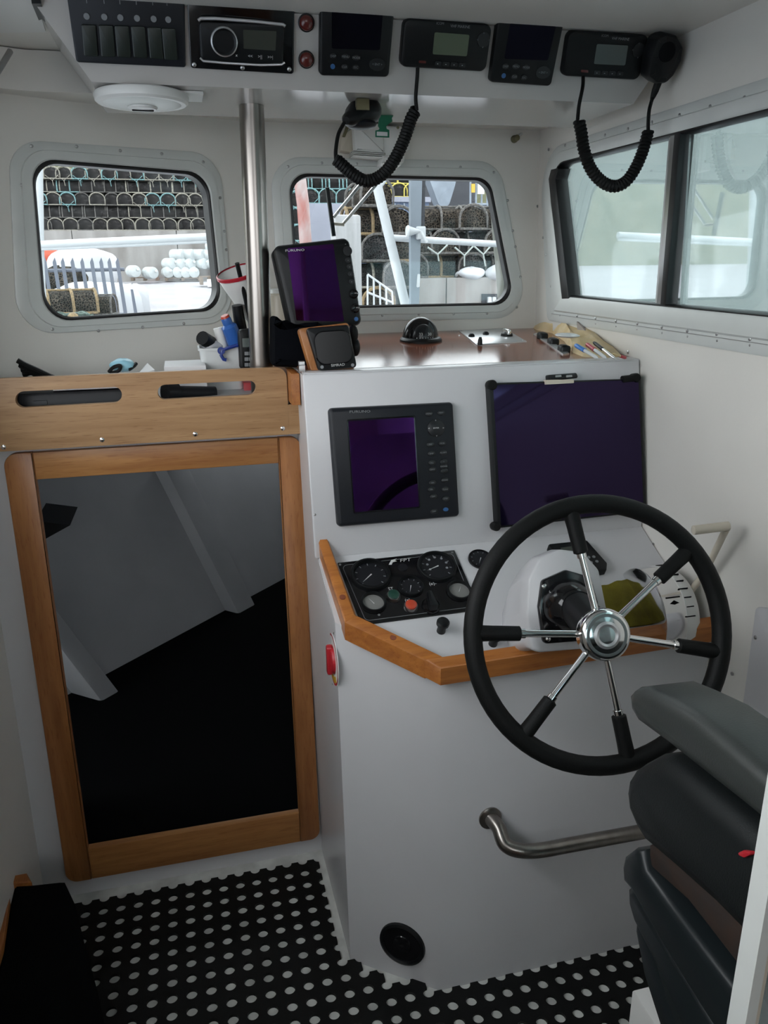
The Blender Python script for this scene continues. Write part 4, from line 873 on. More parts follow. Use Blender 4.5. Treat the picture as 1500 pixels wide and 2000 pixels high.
for a_, e_, m_, m2, r, lb in (((1124, 674), (1168, 700), 'blue_pen', 'clear_plastic', .0058, 'blue-capped pen lying on the chamois'), ((1146, 672), (1184, 700), 'red_pen', 'clear_plastic', .0058, 'red-capped pen lying on the chamois'),
                              ((1160, 669), (1202, 701), 'black_plastic', 'chrome', .0048, 'silver pen with a black end lying on the chamois'), ((1196, 690), (1222, 699), 'red_pen', 'chamois', .004, 'thin orange-tipped pencil at the corner of the dash')):
    p0 = on(FT, *a_, .036); p1 = on(FT, *e_, .018); t = T('pen', p1, lb, 'pen', 'pens on the dash')
    if 'orange' in lb: p0, p1 = p1, p0
    MB().tube([p0, p0.lerp(p1, .06), p0.lerp(p1, .42)], [r * .7, r, r], 10).build('cap', m_, t)
    MB().tube([p0.lerp(p1, .42), p0.lerp(p1, .93), p1], [r * .75, r * .75, r * .2], 10).build('barrel', m2, t)
b = MB(); pf = [PX(*p, 1.113) for p in ((1130, 628), (1136, 634), (1150, 650), (1157, 664), (1152, 672), (1140, 660), (1131, 644))]; b.loops([pf, [p + Vector((-.006, 0, 0)) for p in pf]]); b.build('brush_tuft', 'feather', label='grey bristle tuft hanging under the starboard window', cat='tuft')
p = on(FT, 1108, 655, .044); b = MB(); b.ell(p, .030, .045, .006, 18, 8); b.build('plastic_lens', 'clear_plastic', label='clear plastic lens lying on the chamois', cat='lens')
screwheads(FS, q_(FS, (1227, 688)), .005, 'dull_steel', bpy.data.objects['wall_lining'], .0)

# plotter on a bracket, small wood-cased display, black fleece
FQ = Fr(PY(620, 560, 1.95), (1, 0, 0), (0, .12, 1)); pq = [FQ.q(*p, .03) for p in ((569, 644), (709, 635), (683, 463), (533, 480))]
t = T('bracket_plotter', FT.w(*FT.q(640, 668)), 'black portrait plotter tilted on a bracket at the port end of the dash', 'chart plotter')
MB().prism(FQ, rpoly(pq, .016, 6), -.045, .03, .012).build('case', 'black_plastic', t)
plate(t, 'screen', FQ, [(579, 626), (672, 628), (651, 476), (561, 485)], .003, .02, .0308, 'screen_purple')
words(t, FQ, 'FURUNO', 576, 489, .0075, .0314, 'mark_white', 1.5, slope=-.05)
k = dot(t, 'cursor_pad', FQ, 679, 490, .011, .028, .034, 'btn_dark', seg=20); text(FQ, '-', FQ.q(675, 476, .031), .012, 'mark_grey', t, .0306)
for px, py in ((680, 508), (683, 521), (685, 535), (687, 550)):
    k = dot(t, 'key', FQ, px, py, .0075, .028, .033, 'btn_dark', ry=.0055, seg=12); text(FQ, '-', FQ.q(px, py, .034), .008, 'mark_white', k, .0335)
for px, py in ((691, 574), (694, 602)):
    u, v = FQ.q(px, py, .035); MB().lathe(FQ.w(u, v, .028), FQ.n, [(.0115, 0), (.011, .008), (.008, .011), (.006, .010)], 20).build('rotary_knob', 'gloss_black', t)
dot(t, 'power_button', FQ, 696, 623, .0050, .028, .0335, 'mark_blue')
pa = FQ.w(*FQ.q(640, 640), -.02); MB().tube([pa, Vector((pa[0], pa[1] + .01, 1.412))], [.02, .03], 14).build('bracket_stem', 'black_plastic', t)
for px, py in ((690, 652), (694, 678)): MB().ell(PY(px, py, 1.885), .012, .016, .022, 14, 8).build('bracket_knob', 'black_plastic', t)
FQ2 = Fr(PY(650, 680, 1.835), (1, -.03, 0), (0, .10, 1))
t = T('autopilot_display', FT.w(*FT.q(660, 722)), 'small square black autopilot display in a wooden case on the dash edge', 'display')
MB().prism(FQ2, rpoly([FQ2.q(*p, .0) for p in ((606, 724), (694, 720), (680, 630), (582, 642))], .008, 4), -.035, .006, .003).build('wooden_case', 'teak_up', t)
MB().prism(FQ2, rpoly([FQ2.q(*p, .02) for p in ((622, 724), (698, 718), (681, 634), (597, 641))], .008, 4), .004, .022, .006).build('bezel', 'black_plastic', t)
sc = [FQ2.q(*p, .022) for p in ((622, 712), (690, 706), (680, 645), (612, 650))]; MB().prism(FQ2, rpoly(sc, .02, 6), .018, .0226).build('screen', 'screen_off', t)
b = MB(); b.prof(FQ2, rpoly(inset(sc, -.003), .022, 6), rpoly(sc, .02, 6), [(0, .021), (.5, .0240), (1, .0222)]); b.build('screen_rim', 'gloss_black', t)
words(t, FQ2, 'SIMRAD', 660, 713, .0085, .0232, 'mark_white', 1.1, slope=-.09)
for px, py in ((629, 717), (689, 713)): dot(t, 'key', FQ2, px, py, .004, .02, .0235, 'mark_grey', seg=10)
def lump(name, m, c, rx, ry, rz, amp, label, cat, seed=1, seg=26, rows=14, parent=None, sq=1.0):
    rnd = random.Random(seed); ph = [rnd.uniform(0, 6.3) for _ in range(6)]; ls = []
    for i in range(rows + 1):
        th = -math.pi / 2 + math.pi * (i + .03) / (rows + .06); row = []
        for j in range(seg):
            a = 2 * math.pi * j / seg; k = 1 + amp * (math.sin(3 * a + ph[0] + 2 * th) + .6 * math.sin(5 * a + ph[1] - 3 * th) + .5 * math.sin(4 * th + ph[2] + a))
            cs = lambda x: math.copysign(abs(x) ** sq, x)
            row.append((c[0] + rx * k * cs(math.cos(th)) * cs(math.cos(a)), c[1] + ry * k * cs(math.cos(th)) * cs(math.sin(a)), c[2] + rz * k * cs(math.sin(th))))
        ls.append(row)
    b = MB(); b.loops(ls); return b.build(name, m, parent, 70, label, cat)
FQ3 = Fr(PY(580, 660, 1.925), (1, 0, 0), (0, .05, 1))
b = MB(); fp = rpoly([FQ3.q(*p) for p in ((531, 716), (598, 718), (640, 716), (640, 640), (624, 618), (590, 620), (552, 628), (531, 610))], .012, 3)
b.prism(FQ3, fp, -.05, .02, .02); b.build('black_fleece', 'black_cloth', label='crumpled black fleece stuffed behind the wood-cased display', cat='cloth')
p = on(FT, 588, 716, .012); t = T('lighter', Vector((p[0], 1.825, 1.407)), 'small silver lighter at the port corner of the dash', 'lighter')
MB().box(p[0] - .007, p[0] + .007, 1.818, 1.834, 1.409, 1.424, .001).build('body', 'dull_steel', t); MB().box(p[0] - .0065, p[0] + .0065, 1.819, 1.833, 1.424, 1.432, .001).build('top', 'alu', t)

# ------------------------------------------------------------------ things on the window shelf
ZS = 1.3005
def base(px, py, y): p = PY(px, py, y); return p
t = T('plastic_tub', (PY(432, 690, 2.13)[0], 2.13, ZS), 'translucent white plastic tub of odds and ends by the pole', 'tub')
c0 = PY(432, 690, 2.13); w_ = .056; zt_ = PY(430, 676, 2.13)[2]
b = MB(); po_ = rpoly([(c0[0] - w_, 2.13 - .05), (c0[0] + w_, 2.13 - .05), (c0[0] + w_, 2.18), (c0[0] - w_, 2.18)], .016, 4); c_ = (c0[0], 2.13)
sc_ = lambda s: [(c_[0] + (x - c_[0]) * s, c_[1] + (y - c_[1]) * s) for x, y in po_]
b.loops([[(x, y, ZS) for x, y in sc_(.86)], [(x, y, zt_ - .006) for x, y in sc_(1)], [(x, y, zt_ - .006) for x, y in sc_(1.06)], [(x, y, zt_) for x, y in sc_(1.06)], [(x, y, zt_) for x, y in sc_(.97)], [(x, y, ZS + .004) for x, y in sc_(.83)]]); b.build('tub', 'clear_plastic', t)
def stick(name, m, pts, r, label, cat, seg=14, extra=None):
    return MB().tube(pts, r, seg).build(name, m, None, 38, label, cat)
t = T('plastic_bottle', PY(455, 690, 2.10), 'blue plastic bottle leaning in the tub', 'bottle')
a_ = PY(440, 620, 2.10); e_ = PY(466, 682, 2.12)
MB().tube([a_, a_.lerp(e_, .05), a_.lerp(e_, .2), a_.lerp(e_, .28), e_], [.011, .013, .013, .020, .022], 18).build('body', 'blue_plastic', t)
MB().tube([a_ - (e_ - a_) * .06, a_], [.010, .012], 14).build('orange_ring', 'orange_red', t)
stick('cardboard_tube', 'black_plastic', [PY(395, 660, 2.09), PY(415, 672, 2.13), PY(428, 690, 2.15)], .018, 'short black tube sticking out of the left of the tub', 'tube')
lump('plastic_bag', 'bag_white', PY(414, 676, 2.12), .026, .022, .016, .10, 'crumpled clear bag in the top of the tub', 'bag', 3)
stick('white_pipe', 'white_plastic', smooth_path([PY(426, 640, 2.12), PY(430, 655, 2.12), PY(436, 680, 2.125), PY(441, 705, 2.13)], 4), .013, 'white plastic elbow pipe standing in the tub', 'pipe')
t = T('blue_clip', PY(440, 695, 2.07), 'dark blue plastic clip hooked on the front of the tub', 'clip')
FCL = Fr(PY(440, 690, 2.068), (1, 0, 0), (0, 0, 1))
MB().tube([FCL.w(*FCL.q(*p)) for p in ((465, 674), (448, 679), (434, 684), (432, 694), (437, 702), (442, 703))], .0045, 8).build('arm', 'deep_blue', t)
MB().prof(FCL, circ(FCL.q(432, 685), .0095, 16), circ(FCL.q(432, 685), .004, 16), [(0, -.003), (0, .004), (1, .004), (1, -.003), (0, -.003)]).build('eye', 'deep_blue', t)
t = T('telephone_handset', PY(480, 700, 2.06), 'black keypad handset standing against the pole', 'handset')
FHS = Fr(PY(480, 680, 2.055), (1, .1, 0), (0, .05, 1))
MB().prism(FHS, rpoly([FHS.q(*p) for p in ((470, 722), (500, 722), (498, 640), (466, 644))], .010, 4), -.022, 0, .005).build('body', 'black_plastic', t)
for i in range(3):
    for j in range(2): plate(t, 'key', FHS, [(478 + j * 8, 694 + i * 11), (485 + j * 8, 694 + i * 11), (485 + j * 8, 687 + i * 11), (478 + j * 8, 687 + i * 11)], .001, -.001, .0025, 'mark_grey')
plate(t, 'display', FHS, [(474, 678), (492, 678), (490, 660), (473, 661)], .001, -.001, .001, 'lcd_grey')
stick('torch', 'black_plastic', [PY(463, 596, 2.14), PY(470, 640, 2.15), PY(476, 690, 2.16)], [.014, .016, .015], 'black torch standing in the tub beside the blue bottle', 'torch')
fa, fb_ = PY(466, 532, 2.16), PY(500, 640, 2.20)
t = T('funnel', fb_, 'white plastic funnel with a red rim leaning behind the pole', 'funnel')
dr = fb_ - fa; MB().lathe(fa, dr, [(.056, 0), (.057, .003), (.050, .03), (.020, .125), (.014, .14), (.011, .20), (.009, .20), (.018, .125), (.046, .03)], 30, False).build('cone', 'white_plastic', t)
MB().lathe(fa, dr, [(.0565, -.004), (.0595, -.002), (.0595, .005), (.0565, .006)], 30, False).build('rim', 'red_pen', t)
stick('black_rod', 'black_plastic', [PY(463, 514, 2.10), PY(473, 555, 2.12), PY(486, 612, 2.14), PY(492, 650, 2.15)], .0058, 'thin black rod in front of the white funnel', 'rod')
t = T('white_canister', (PY(545, 600, 2.25)[0], 2.25, 1.37), 'cream canister between the pole and the bracket plotter', 'canister')
cc = PY(547, 590, 2.25); MB().lathe((cc[0], 2.25, 1.31), (0, 0, 1), [(.045, 0), (.045, .20), (.041, cc[2] - 1.31 + .018), (.034, cc[2] - 1.31 + .024)], 24).build('body', 'ivory', t)
MB().lathe((cc[0], 2.25, 1.31), (0, 0, 1), [(.028, cc[2] - 1.31 + .022), (.028, cc[2] - 1.31 + .034), (.02, cc[2] - 1.31 + .036)], 20).build('cap', 'white_plastic', t)
# bundle of cables, pale blue torch, papers
t = T('cable_bundle', PY(60, 735, 2.0), 'bundle of black cables at the left end of the shelf', 'cables')
for k in range(6):
    r = random.Random(k); MB().tube(smooth_path([PY(34 + k * 2.4, 704 + k * 5 + (k % 2) * 3, 1.985 + .006 * k), PY(50 + k * 2, 713 + k * 3, 1.99 + .004 * k), PY(75, 724 + k * 1.8, 1.995 + .003 * k), PY(104 + k * 3, 738 + k * .6, 2.0)], 6), .0062, 8).build('cable', 'rubber', t)
lump('head_torch', 'pale_blue', PY(240, 713, 2.06), .030, .026, .016, .05, 'pale blue torch with black strap on the shelf', 'torch', 5)
TOR = bpy.data.objects['head_torch']
MB().tube(smooth_path([PY(213, 726, 2.04), PY(222, 717, 2.03), PY(235, 714, 2.028), PY(232, 724, 2.03), PY(216, 729, 2.04)], 4), .0045, 8).build('strap', 'black_plastic', TOR)
MB().tube([PY(252, 722, 2.04), PY(262, 715, 2.05), PY(266, 710, 2.06)], .0045, 8).build('strap', 'black_plastic', TOR)
def paper(px0, py0, px1, y, yd, h, m, label, cat, zb=ZS, parent=None, tilt=0, name='papers'):
    a_ = PY(px0, py0, y); e_ = PY(px1, py0, y); b = MB(); b.box(a_[0], e_[0], y, y + yd, zb, zb + h, .0015); return b.build(name, m, None, 38, label, cat)
zz = PY(300, 722, 2.06)[2]
b = MB(); pp = [PY(265, 735, 2.02), PY(302, 722, 2.03), PY(296, 724, 2.12), PY(288, 709, 2.12)]; b.loops([pp, [p - Vector((0, 0, .003)) for p in pp]]); b.build('paper_sheet', 'paper', label='loose white paper corner beside the pale blue torch', cat='paper')
paper(320, 715, 402, 2.02, .13, PY(360, 715, 2.02)[2] - ZS, 'paper', 'thick white notebook stack lying left of the tub', 'notebook', name='notebook')
t = T('laptop_case', (-.27, 2.0, ZS), 'black flat case seen through the left slot of the fiddle board', 'case')
a_, e_ = PY(10, 775, 1.99), PY(248, 768, 1.99); MB().box(max(a_[0], -.49), e_[0], 1.985, 2.08, ZS, 1.365, .01).build('body', 'charcoal_plastic', t); MB().box(-.36, -.33, 1.982, 1.986, 1.325, 1.345, .001).build('latch', 'charcoal_plastic', t)
paper(100, 735, 250, 1.99, .10, .006, 'paper', 'sheet of paper lying on the black flat case', 'paper', 1.3655, name='paper_sheet')
t = T('torch_barrel', (PY(318, 765, 1.98)[0], 1.98, ZS), 'round black torch end seen through the right slot', 'torch')
MB().tube([PY(322, 766, 1.975), PY(345, 766, 1.99)], .024, 18).build('head', 'charcoal_plastic', t); MB().tube([PY(345, 767, 1.99), PY(420, 768, 2.02)], .017, 14).build('barrel', 'charcoal_plastic', t)
paper(340, 752, 410, 2.03, .06, .05, 'paper', 'white paper pad seen through the right slot', 'paper', ZS, name='paper_pad')
paper(415, 765, 500, 2.0, .05, .012, 'paper', 'slanting leaflet seen at the right end of the right slot', 'leaflet', ZS, name='leaflet')
p = PY(487, 756, 2.06); MB().box(p[0] - .014, p[0] + .02, 2.055, 2.09, ZS, p[2] + .012, .001).build('matchbox', 'red_plastic', label='small red and white box seen through the right slot', cat='box')

# ------------------------------------------------------------------ the quay outside
def zg(y): return .93 + .0131 * (y - 10)
b = MB(); b.loops([[(-40, 6.2, -3), (40, 6.2, -3), (40, 70, -3), (-40, 70, -3)], [(-40, 6.2, zg(6.2)), (40, 6.2, zg(6.2)), (40, 70, zg(70)), (-40, 70, zg(70))]]); b.build('ground_quay', 'quay_ground', kind=ST)
b = MB(); b.loops([[(-60, 40, 0), (60, 40, 0), (60, 60, 0), (-60, 60, 0)], [(-60, 44, 9), (60, 44, 10), (60, 60, 14), (-60, 60, 12)]]); b.build('hillside', 'hill', label='olive hillside rising behind the stacked creels', cat='hill')
MB().box(4.2, 4.6, -8, 9.8, -3, 4.6).build('side_backdrop', 'backdrop_pale', label='added pale backdrop slab filling the starboard window', cat='wall')  # added backdrop standing in for open sky, dim enough that pane reflections show
b = MB(); b.box(-60, 4.19, -60, 6.19, -1.0, -.8); b.build('sea_water', 'galv', label='grey harbour water around the boat', cat='water', kind='stuff')
def XB(name, m, p0, p1, y, dep, label=None, cat=None, parent=None, bev=0, zb=None, group=None):
    a_ = PY(*p0, y); e_ = PY(*p1, y); z1 = max(a_[2], e_[2]); z0 = min(a_[2], e_[2]) if zb is None else zb
    b = MB(); b.box(min(a_[0], e_[0]), max(a_[0], e_[0]), y, y + dep, z0, z1, bev); return b.build(name, m, parent, 38, label, cat, group)
YW = 26.0
wt = PY(250, 450, YW)[2]
t = T('concrete_wall', (-3, YW, zg(YW)), 'stained concrete retaining wall below the far creel stack', 'wall')
for k in range(4):
    a_ = -9 + k * 3.0; MB().box(a_ + .01, a_ + 2.99, YW, YW + .5, zg(YW) - .2, wt).build('wall_slab', 'concrete', t)
# creel prototypes: arched pot, .46 wide, .35 high, .70 long
CW, CH, CL = .46, .35, .70
def arch_pts(w, h, y, n=10, z0=0): return [Vector((-w / 2, y, z0))] + [Vector((-w / 2 * math.cos(math.pi * k / n), y, z0 + h * .45 + (h * .55) * math.sin(math.pi * k / n))) for k in range(n + 1)] + [Vector((w / 2, y, z0))]
def creel_proto(rope, net, thick=.020, bridle=True):
    root = T('lobster_creel', (0, 0, 0)); 
    b = MB(); b.loops([arch_pts(CW - .02, CH - .02, y) for y in (-CL / 2 + .03, 0, CL / 2 - .03)]); b.build('net', net, root, 60)
    for y in (-CL / 2, 0, CL / 2):
        p = arch_pts(CW, CH, y, 10, .012); MB().tube(p + [p[0]], thick, 6, False).build('hoop', rope, root)
    for x, z in ((-CW / 2, .012), (CW / 2, .012), (0, CH + .0)):
        MB().tube([(x, -CL / 2, z), (x, CL / 2, z)], thick * .8, 6).build('frame_bar', rope, root)
    if bridle:
        MB().tube([(-CW * .42, -CL / 2 - .02, .10), (0, -CL / 2 - .05, -.05), (CW * .42, -CL / 2 - .02, .12)], thick * .55, 5).build('bridle_rope', rope, root)
        MB().tube([(0, -CL / 2 - .05, -.05), (.02, -CL / 2 - .05, -.20)], thick * .55, 5).build('bridle_rope', rope, root)
    return root
PROTO = {'cyan': creel_proto('rope_cyan', 'net_dark'), 'cream': creel_proto('rope_cream', 'net_dark'), 'dark': creel_proto('rope_dark', 'net_dark', .017, False), 'plain': creel_proto('rope_cream', 'net_dark', .017, False),
         'tan': creel_proto('rope_tan', 'net_brown', .024, False), 'brown': creel_proto('rope_dark', 'net_brown', .02, False), 'yellow': creel_proto('rope_yellow', 'net_dark', .018, False), 'teal': creel_proto('rope_cyan', 'net_dark', .014, False)}
USED = set()
def creel(kind, loc, rz, label, group, sc=1.0):
    src = PROTO[kind]
    if kind in USED:
        o = src.copy(); col.objects.link(o)
        for ch in list(src.children):
            c = ch.copy(); c.parent = o; col.objects.link(c)
    else: o = src; USED.add(kind)
    o.location = loc; o.rotation_euler = (0, 0, rz); o.scale = (sc, sc, sc); tag(o, label, 'creel', group); return o
ORD = 'first second third fourth fifth sixth seventh eighth ninth tenth eleventh twelfth thirteenth fourteenth fifteenth'.split()
rowname = ['bottom', 'second lowest', 'middle', 'second highest', 'top']; g_ = 'creels stacked on the far wall'; rnd = random.Random(4)
for r in range(5):
    z = wt + r * .352
    if r % 2 == 0:
        for i in range(13):
            x = PY(88 + i * 27.2, 440, YW + .5)[0]; kd = rnd.choice(['cyan', 'cream', 'cyan', 'cream', 'plain'] if r == 4 else (['plain', 'cream', 'dark', 'plain', 'cyan'] if r == 2 else ['dark', 'dark', 'plain', 'plain']))
            creel(kd, (x, YW + .42 + rnd.uniform(-.04, .04), z), rnd.uniform(-.12, .12), '%s creel from the left in the %s row of the far stack' % (ORD[i], rowname[r]), g_, .95)
    else:
        for i in range(8):
            x = PY(104 + i * 43.5, 440, YW + .5)[0]; kd = rnd.choice(['cream', 'dark', 'plain', 'cyan'] if r == 3 else ['dark', 'dark', 'plain'])
            creel(kd, (x, YW + .36 + rnd.uniform(-.04, .04), z), math.pi / 2 + rnd.uniform(-.05, .05), '%s sideways creel from the left in the %s row of the far stack' % (ORD[i], rowname[r]), g_)
b = MB()
for xx in range(1):
    a_ = PY(78, 450, YW + 1.0); e_ = PY(425, 450, YW + 1.0); b.box(a_[0], e_[0], YW + .9, YW + 1.5, zg(YW), wt + 1.75)
b.build('creel_tarpaulin', 'net_dark', label='dark netting backing behind the far creel stack', cat='netting')
# white drums and pallets
def drum(px, py, y, label, ax=(.15, -1, 0)):
    c = PY(px, py, y); t = T('plastic_drum', c - Vector((0, 0, .16)), label, 'drum', 'white plastic drums on the quay'); a = _n(ax)
    MB().lathe(c - a * .22, a, [(.10, 0), (.155, .02), (.165, .06), (.165, .20), (.158, .21), (.165, .22), (.165, .38), (.155, .42), (.10, .44)], 16).build('body', 'drum_white', t)
    MB().lathe(c + a * .21 + Vector((.06, 0, .05)), a, [(.035, 0), (.035, .03), (.02, .035)], 10).build('cap', 'alu_frame', t)
for i, (px, py) in enumerate(((327, 532), (346, 532), (361, 532), (377, 532))): drum(px, py, 25.2, '%s white drum from the left in the bottom row of the drum stack' % ORD[i])
for i, (px, py) in enumerate(((331, 515), (350, 515), (367, 515), (392, 515), (408, 515))): drum(px, py, 25.2, '%s white drum from the left in the middle row of the drum stack' % ORD[i], (.7, -1, 0))
for i, (px, py) in enumerate(((347, 498), (366, 498), (386, 498), (403, 498), (419, 498))): drum(px, py, 25.2, '%s white drum from the left in the upper row of the drum stack' % ORD[i], (1, -.6, 0))
drum(417, 482, 25.2, 'single white drum on top of the drum stack', (1, -.6, 0))
drum(260, 530, 24.0, 'separate white drum nearest the palisade fence', (.4, -1, 0)); drum(293, 533, 24.0, 'separate white drum between the fence and the drum stack', (.6, -1, 0))
for nm, p0, p1, y, lb in (('pallet', (255, 542), (310, 548), 24.4, 'wooden pallet under the two separate drums'), ('pallet', (322, 543), (392, 548), 25.0, 'wooden pallet under the drum stack'), ('pallet', (390, 540), (430, 556), 21, 'broken wooden pallet at the right of the drum stack')):
    a_ = PY(*p0, y); e_ = PY(*p1, y); t = T('pallet', ((a_[0] + e_[0]) / 2, y, e_[2]), lb, 'pallet')
    for k in range(3): MB().box(a_[0], e_[0], y + k * .4, y + k * .4 + .1, a_[2] - .02, a_[2]).build('plank', 'pallet_wood', t)
    for k in range(3): x = a_[0] + (e_[0] - a_[0] - .08) * k / 2; MB().box(x, x + .08, y, y + .9, e_[2], a_[2] - .02).build('bearer', 'pallet_wood', t)
XB('crate_box', 'paper', (405, 546), (424, 560), 20.6, .3, 'pale box lying against the broken pallet', 'box')
# palisade fence with bags behind
YF = 11.0; t = T('palisade_fence', PY(160, 630, YF), 'grey steel palisade fence across the port window', 'fence')
for k, px in enumerate((87, 106, 122, 141, 160, 179, 197, 213, 229)):
    F_ = Fr(PY(px, 565, YF), (1, 0, 0), (0, 0, 1)); lean = 8
    cs = [F_.q(px + lean + 8, 632), F_.q(px + lean + 15, 632), F_.q(px + 4, 512), F_.q(px + 1, 503), F_.q(px - 3, 512)]
    MB().prism(F_, cs, 0, .02).build('pale', 'fence_grey', t)
for py in (526, 614): MB().tube([PY(80, py + 3, YF + .03), PY(243, py, YF + .03)], .022, 6).build('rail', 'fence_grey', t)
F_ = Fr(PY(260, 600, YF), (1, 0, 0), (0, 0, 1)); MB().prism(F_, [F_.q(264, 625), F_.q(271, 625), F_.q(260, 565), F_.q(255, 565)], 0, .02).build('pale', 'fence_grey', t)
lump('bulk_bag', 'bag_white', PY(165, 525, 14), .52, .4, .30, .05, 'white bulk bag behind the top of the palisade fence', 'bag', 11, sq=.6)
lump('bulk_bag', 'bag_white', PY(190, 600, 12), .62, .4, .32, .06, 'big white bulk bag low behind the palisade fence', 'bag', 12, sq=.6)
lump('bulk_bag', 'bag_white', PY(262, 592, 12.4), .22, .3, .26, .05, 'white bulk bag at the right end of the fence', 'bag', 13, sq=.6)
lump('bulk_bag', 'bag_white', PY(100, 600, 11.8), .28, .3, .20, .07, 'white bulk bag at the left end of the fence', 'bag', 14, sq=.6)
lump('net_heap', 'net_brown', PY(120, 548, 13), .36, .3, .18, .12, 'dark heap of netting behind the fence', 'netting', 15)
MB().ell(PY(96, 500, 15), .17, .17, .16, 18, 10).build('net_buoy', 'buoy_orange', label='orange-red buoy at the left behind the fence', cat='buoy')
creel('tan', PY(142, 612, 9.6), math.pi / 2 + .25, 'brown rope-framed creel in front of the palisade fence', 'near creels', .72); creel('brown', PY(188, 614, 9.9), math.pi / 2 - .2, 'weathered creel lying right of the rope-framed one by the fence', 'near creels', .62)
t = T('rope_coil', PY(140, 628, 8.8), 'coil of green rope below the creel by the fence', 'rope')
for k in range(7): c = PY(138 + (k % 3) * 3, 622 - k * 1.4, 8.8); MB().tube([(c[0] + (.21 - .012 * k) * math.cos(a * .35), c[1] + .16 * math.sin(a * .35), c[2] + .015 * math.sin(a + k)) for a in range(18)] + [(c[0] + (.21 - .012 * k), c[1], c[2])], .013, 6).build('rope_turn', 'rope_green', t)
MB().ell(PY(143, 620, 8.6), .055, .055, .05, 14, 8).build('small_float', 'rope_tan', label='small tan float resting in the rope coil', cat='float')

# own rails, strut and posts on the foredeck
def rod(name, m, pts, y, r, label, cat, seg=14, parent=None): return MB().tube([PY(*p, y) for p in pts], r, seg).build(name, m, parent, 38, label, cat)
t = T('deck_rail', PY(250, 470, 3.6), 'white tubular deck rail across the port window', 'rail')
rod('rail', 'white_metal', [(60, 479), (250, 470), (440, 461)], 3.6, .0155, None, None, parent=t); rod('lower_lip', 'white_metal', [(60, 487), (250, 479), (440, 470)], 3.6, .007, None, None, parent=t)
MB().tube([PY(72, 300, 3.62), PY(76, 520, 3.62), Vector((PY(80, 640, 3.62)[0], 3.62, 1.334))], .022, 14).build('post', 'white_metal', t)
t = T('bow_strut', PY(790, 600, 3.4), 'white diagonal strut with a horizontal rail in the centre window', 'strut')
a_ = PY(734, 352, 3.4); e_ = PY(793, 600, 3.4); e2 = a_ + (e_ - a_) * ((a_[2] - 1.335) / (a_[2] - e_[2]))
MB().tube([a_ + (a_ - e_) * .5, e2], .021, 14).build('strut', 'white_metal', t)
rod('rail', 'white_metal', [(757, 464), (870, 471), (1030, 480)], 3.4, .0135, None, None, parent=t)
MB().tube([PY(750, 352, 3.45), PY(735, 372, 3.42)], .012, 8).build('gusset', 'white_metal', t)
XB('winch_post', 'weathered_white', (655, 419), (709, 700), 3.9, .14, 'thick white post behind the bracket plotter', 'post', bev=.012, zb=1.336)
t = T('davit_post', PY(815, 560, 3.3), 'galvanised slotted post clamped to the rail in the centre window', 'post')
FG_ = Fr(PY(815, 450, 3.3), (1, 0, 0), (0, 0, 1))
MB().prism(FG_, [FG_.q(*p) for p in ((803, 660), (817, 660), (826, 300), (802, 300))], -.03, 0).build('channel', 'galv', t)
MB().prism(FG_, [FG_.q(*p) for p in ((816, 440), (830, 442), (833, 300), (824, 300))], -.034, -.006).build('dark_leg', 'shed_dark', t)
MB().prism(FG_, rpoly([FG_.q(*p) for p in ((813, 562), (819, 560), (820, 535), (815, 535))], .004, 3), 0, .006).build('slot', 'white_metal', t)
MB().prism(FG_, quad(FG_, [(815, 468), (832, 466), (832, 442), (815, 442)], .006, .02), -.02, .022, .004).build('clamp', 'white_metal', t)
MB().lathe(PY(797, 452, 3.3) + Vector((0, -.02, 0)), (-1, 0, 0), [(.004, -.05), (.02, 0), (.024, .006), (.02, .012)], 14).build('clamp_knob', 'white_metal', t)
MB().tube([PY(822, 452, 3.28), PY(834, 474, 3.27)], .006, 8).build('clamp_lever', 'white_metal', t)
t = T('windscreen_wiper', PY(650, 440, 2.53), 'pantograph windscreen wiper with a black blade outside the centre window', 'wiper')
for a_, e_ in (((651, 425), (712, 350)), ((671, 436), (742, 352))): rod('arm', 'chrome', [a_, e_], 2.53, .0050, None, None, 8, t)
rod('arm_link', 'ivory', [(652, 437), (672, 439)], 2.53, .005, None, None, 8, t)
FWB = Fr(PY(645, 410, 2.525), (1, 0, 0), (0, 0, 1)); MB().prism(FWB, [FWB.q(*p) for p in ((648, 462), (655, 461), (642, 366), (635, 367))], 0, .012, .002).build('blade', 'black_plastic', t)

# behind the centre window
YC_ = 12.0; ct = PY(860, 543, YC_)[2]
t = T('quay_block', (1.6, YC_, zg(YC_)), 'streaked concrete block wall below the near creels in the centre window', 'wall')
a_ = PY(768, 543, YC_); m_ = PY(872, 543, YC_); e_ = PY(1060, 543, YC_)
MB().box(a_[0], m_[0] - .008, YC_, YC_ + 1.2, zg(YC_) - .1, ct).build('block', 'concrete', t); MB().box(m_[0] + .008, e_[0], YC_, YC_ + 1.2, zg(YC_) - .1, ct).build('block', 'concrete', t)
g2_ = 'creels on the concrete block'
for r in range(3):
    for i, px in enumerate((790, 852, 902, 952, 1000)):
        if r == 2 and i in (0, 4): continue
        kd = [['brown', 'tan', 'dark', 'dark', 'dark'], ['brown', 'brown', 'dark', 'brown', 'dark'], ['', 'brown', 'brown', 'brown', '']][r][i]
        creel(kd, (PY(px, 500, YC_ + .5)[0], YC_ + .42 + .05 * (i % 2), ct + r * .352), (math.pi / 2 if (r + i) % 2 else .08), '%s creel from the left in the %s layer on the concrete block' % (ORD[i - (1 if r == 2 else 0)], ['bottom', 'middle', 'top'][r]), g2_)
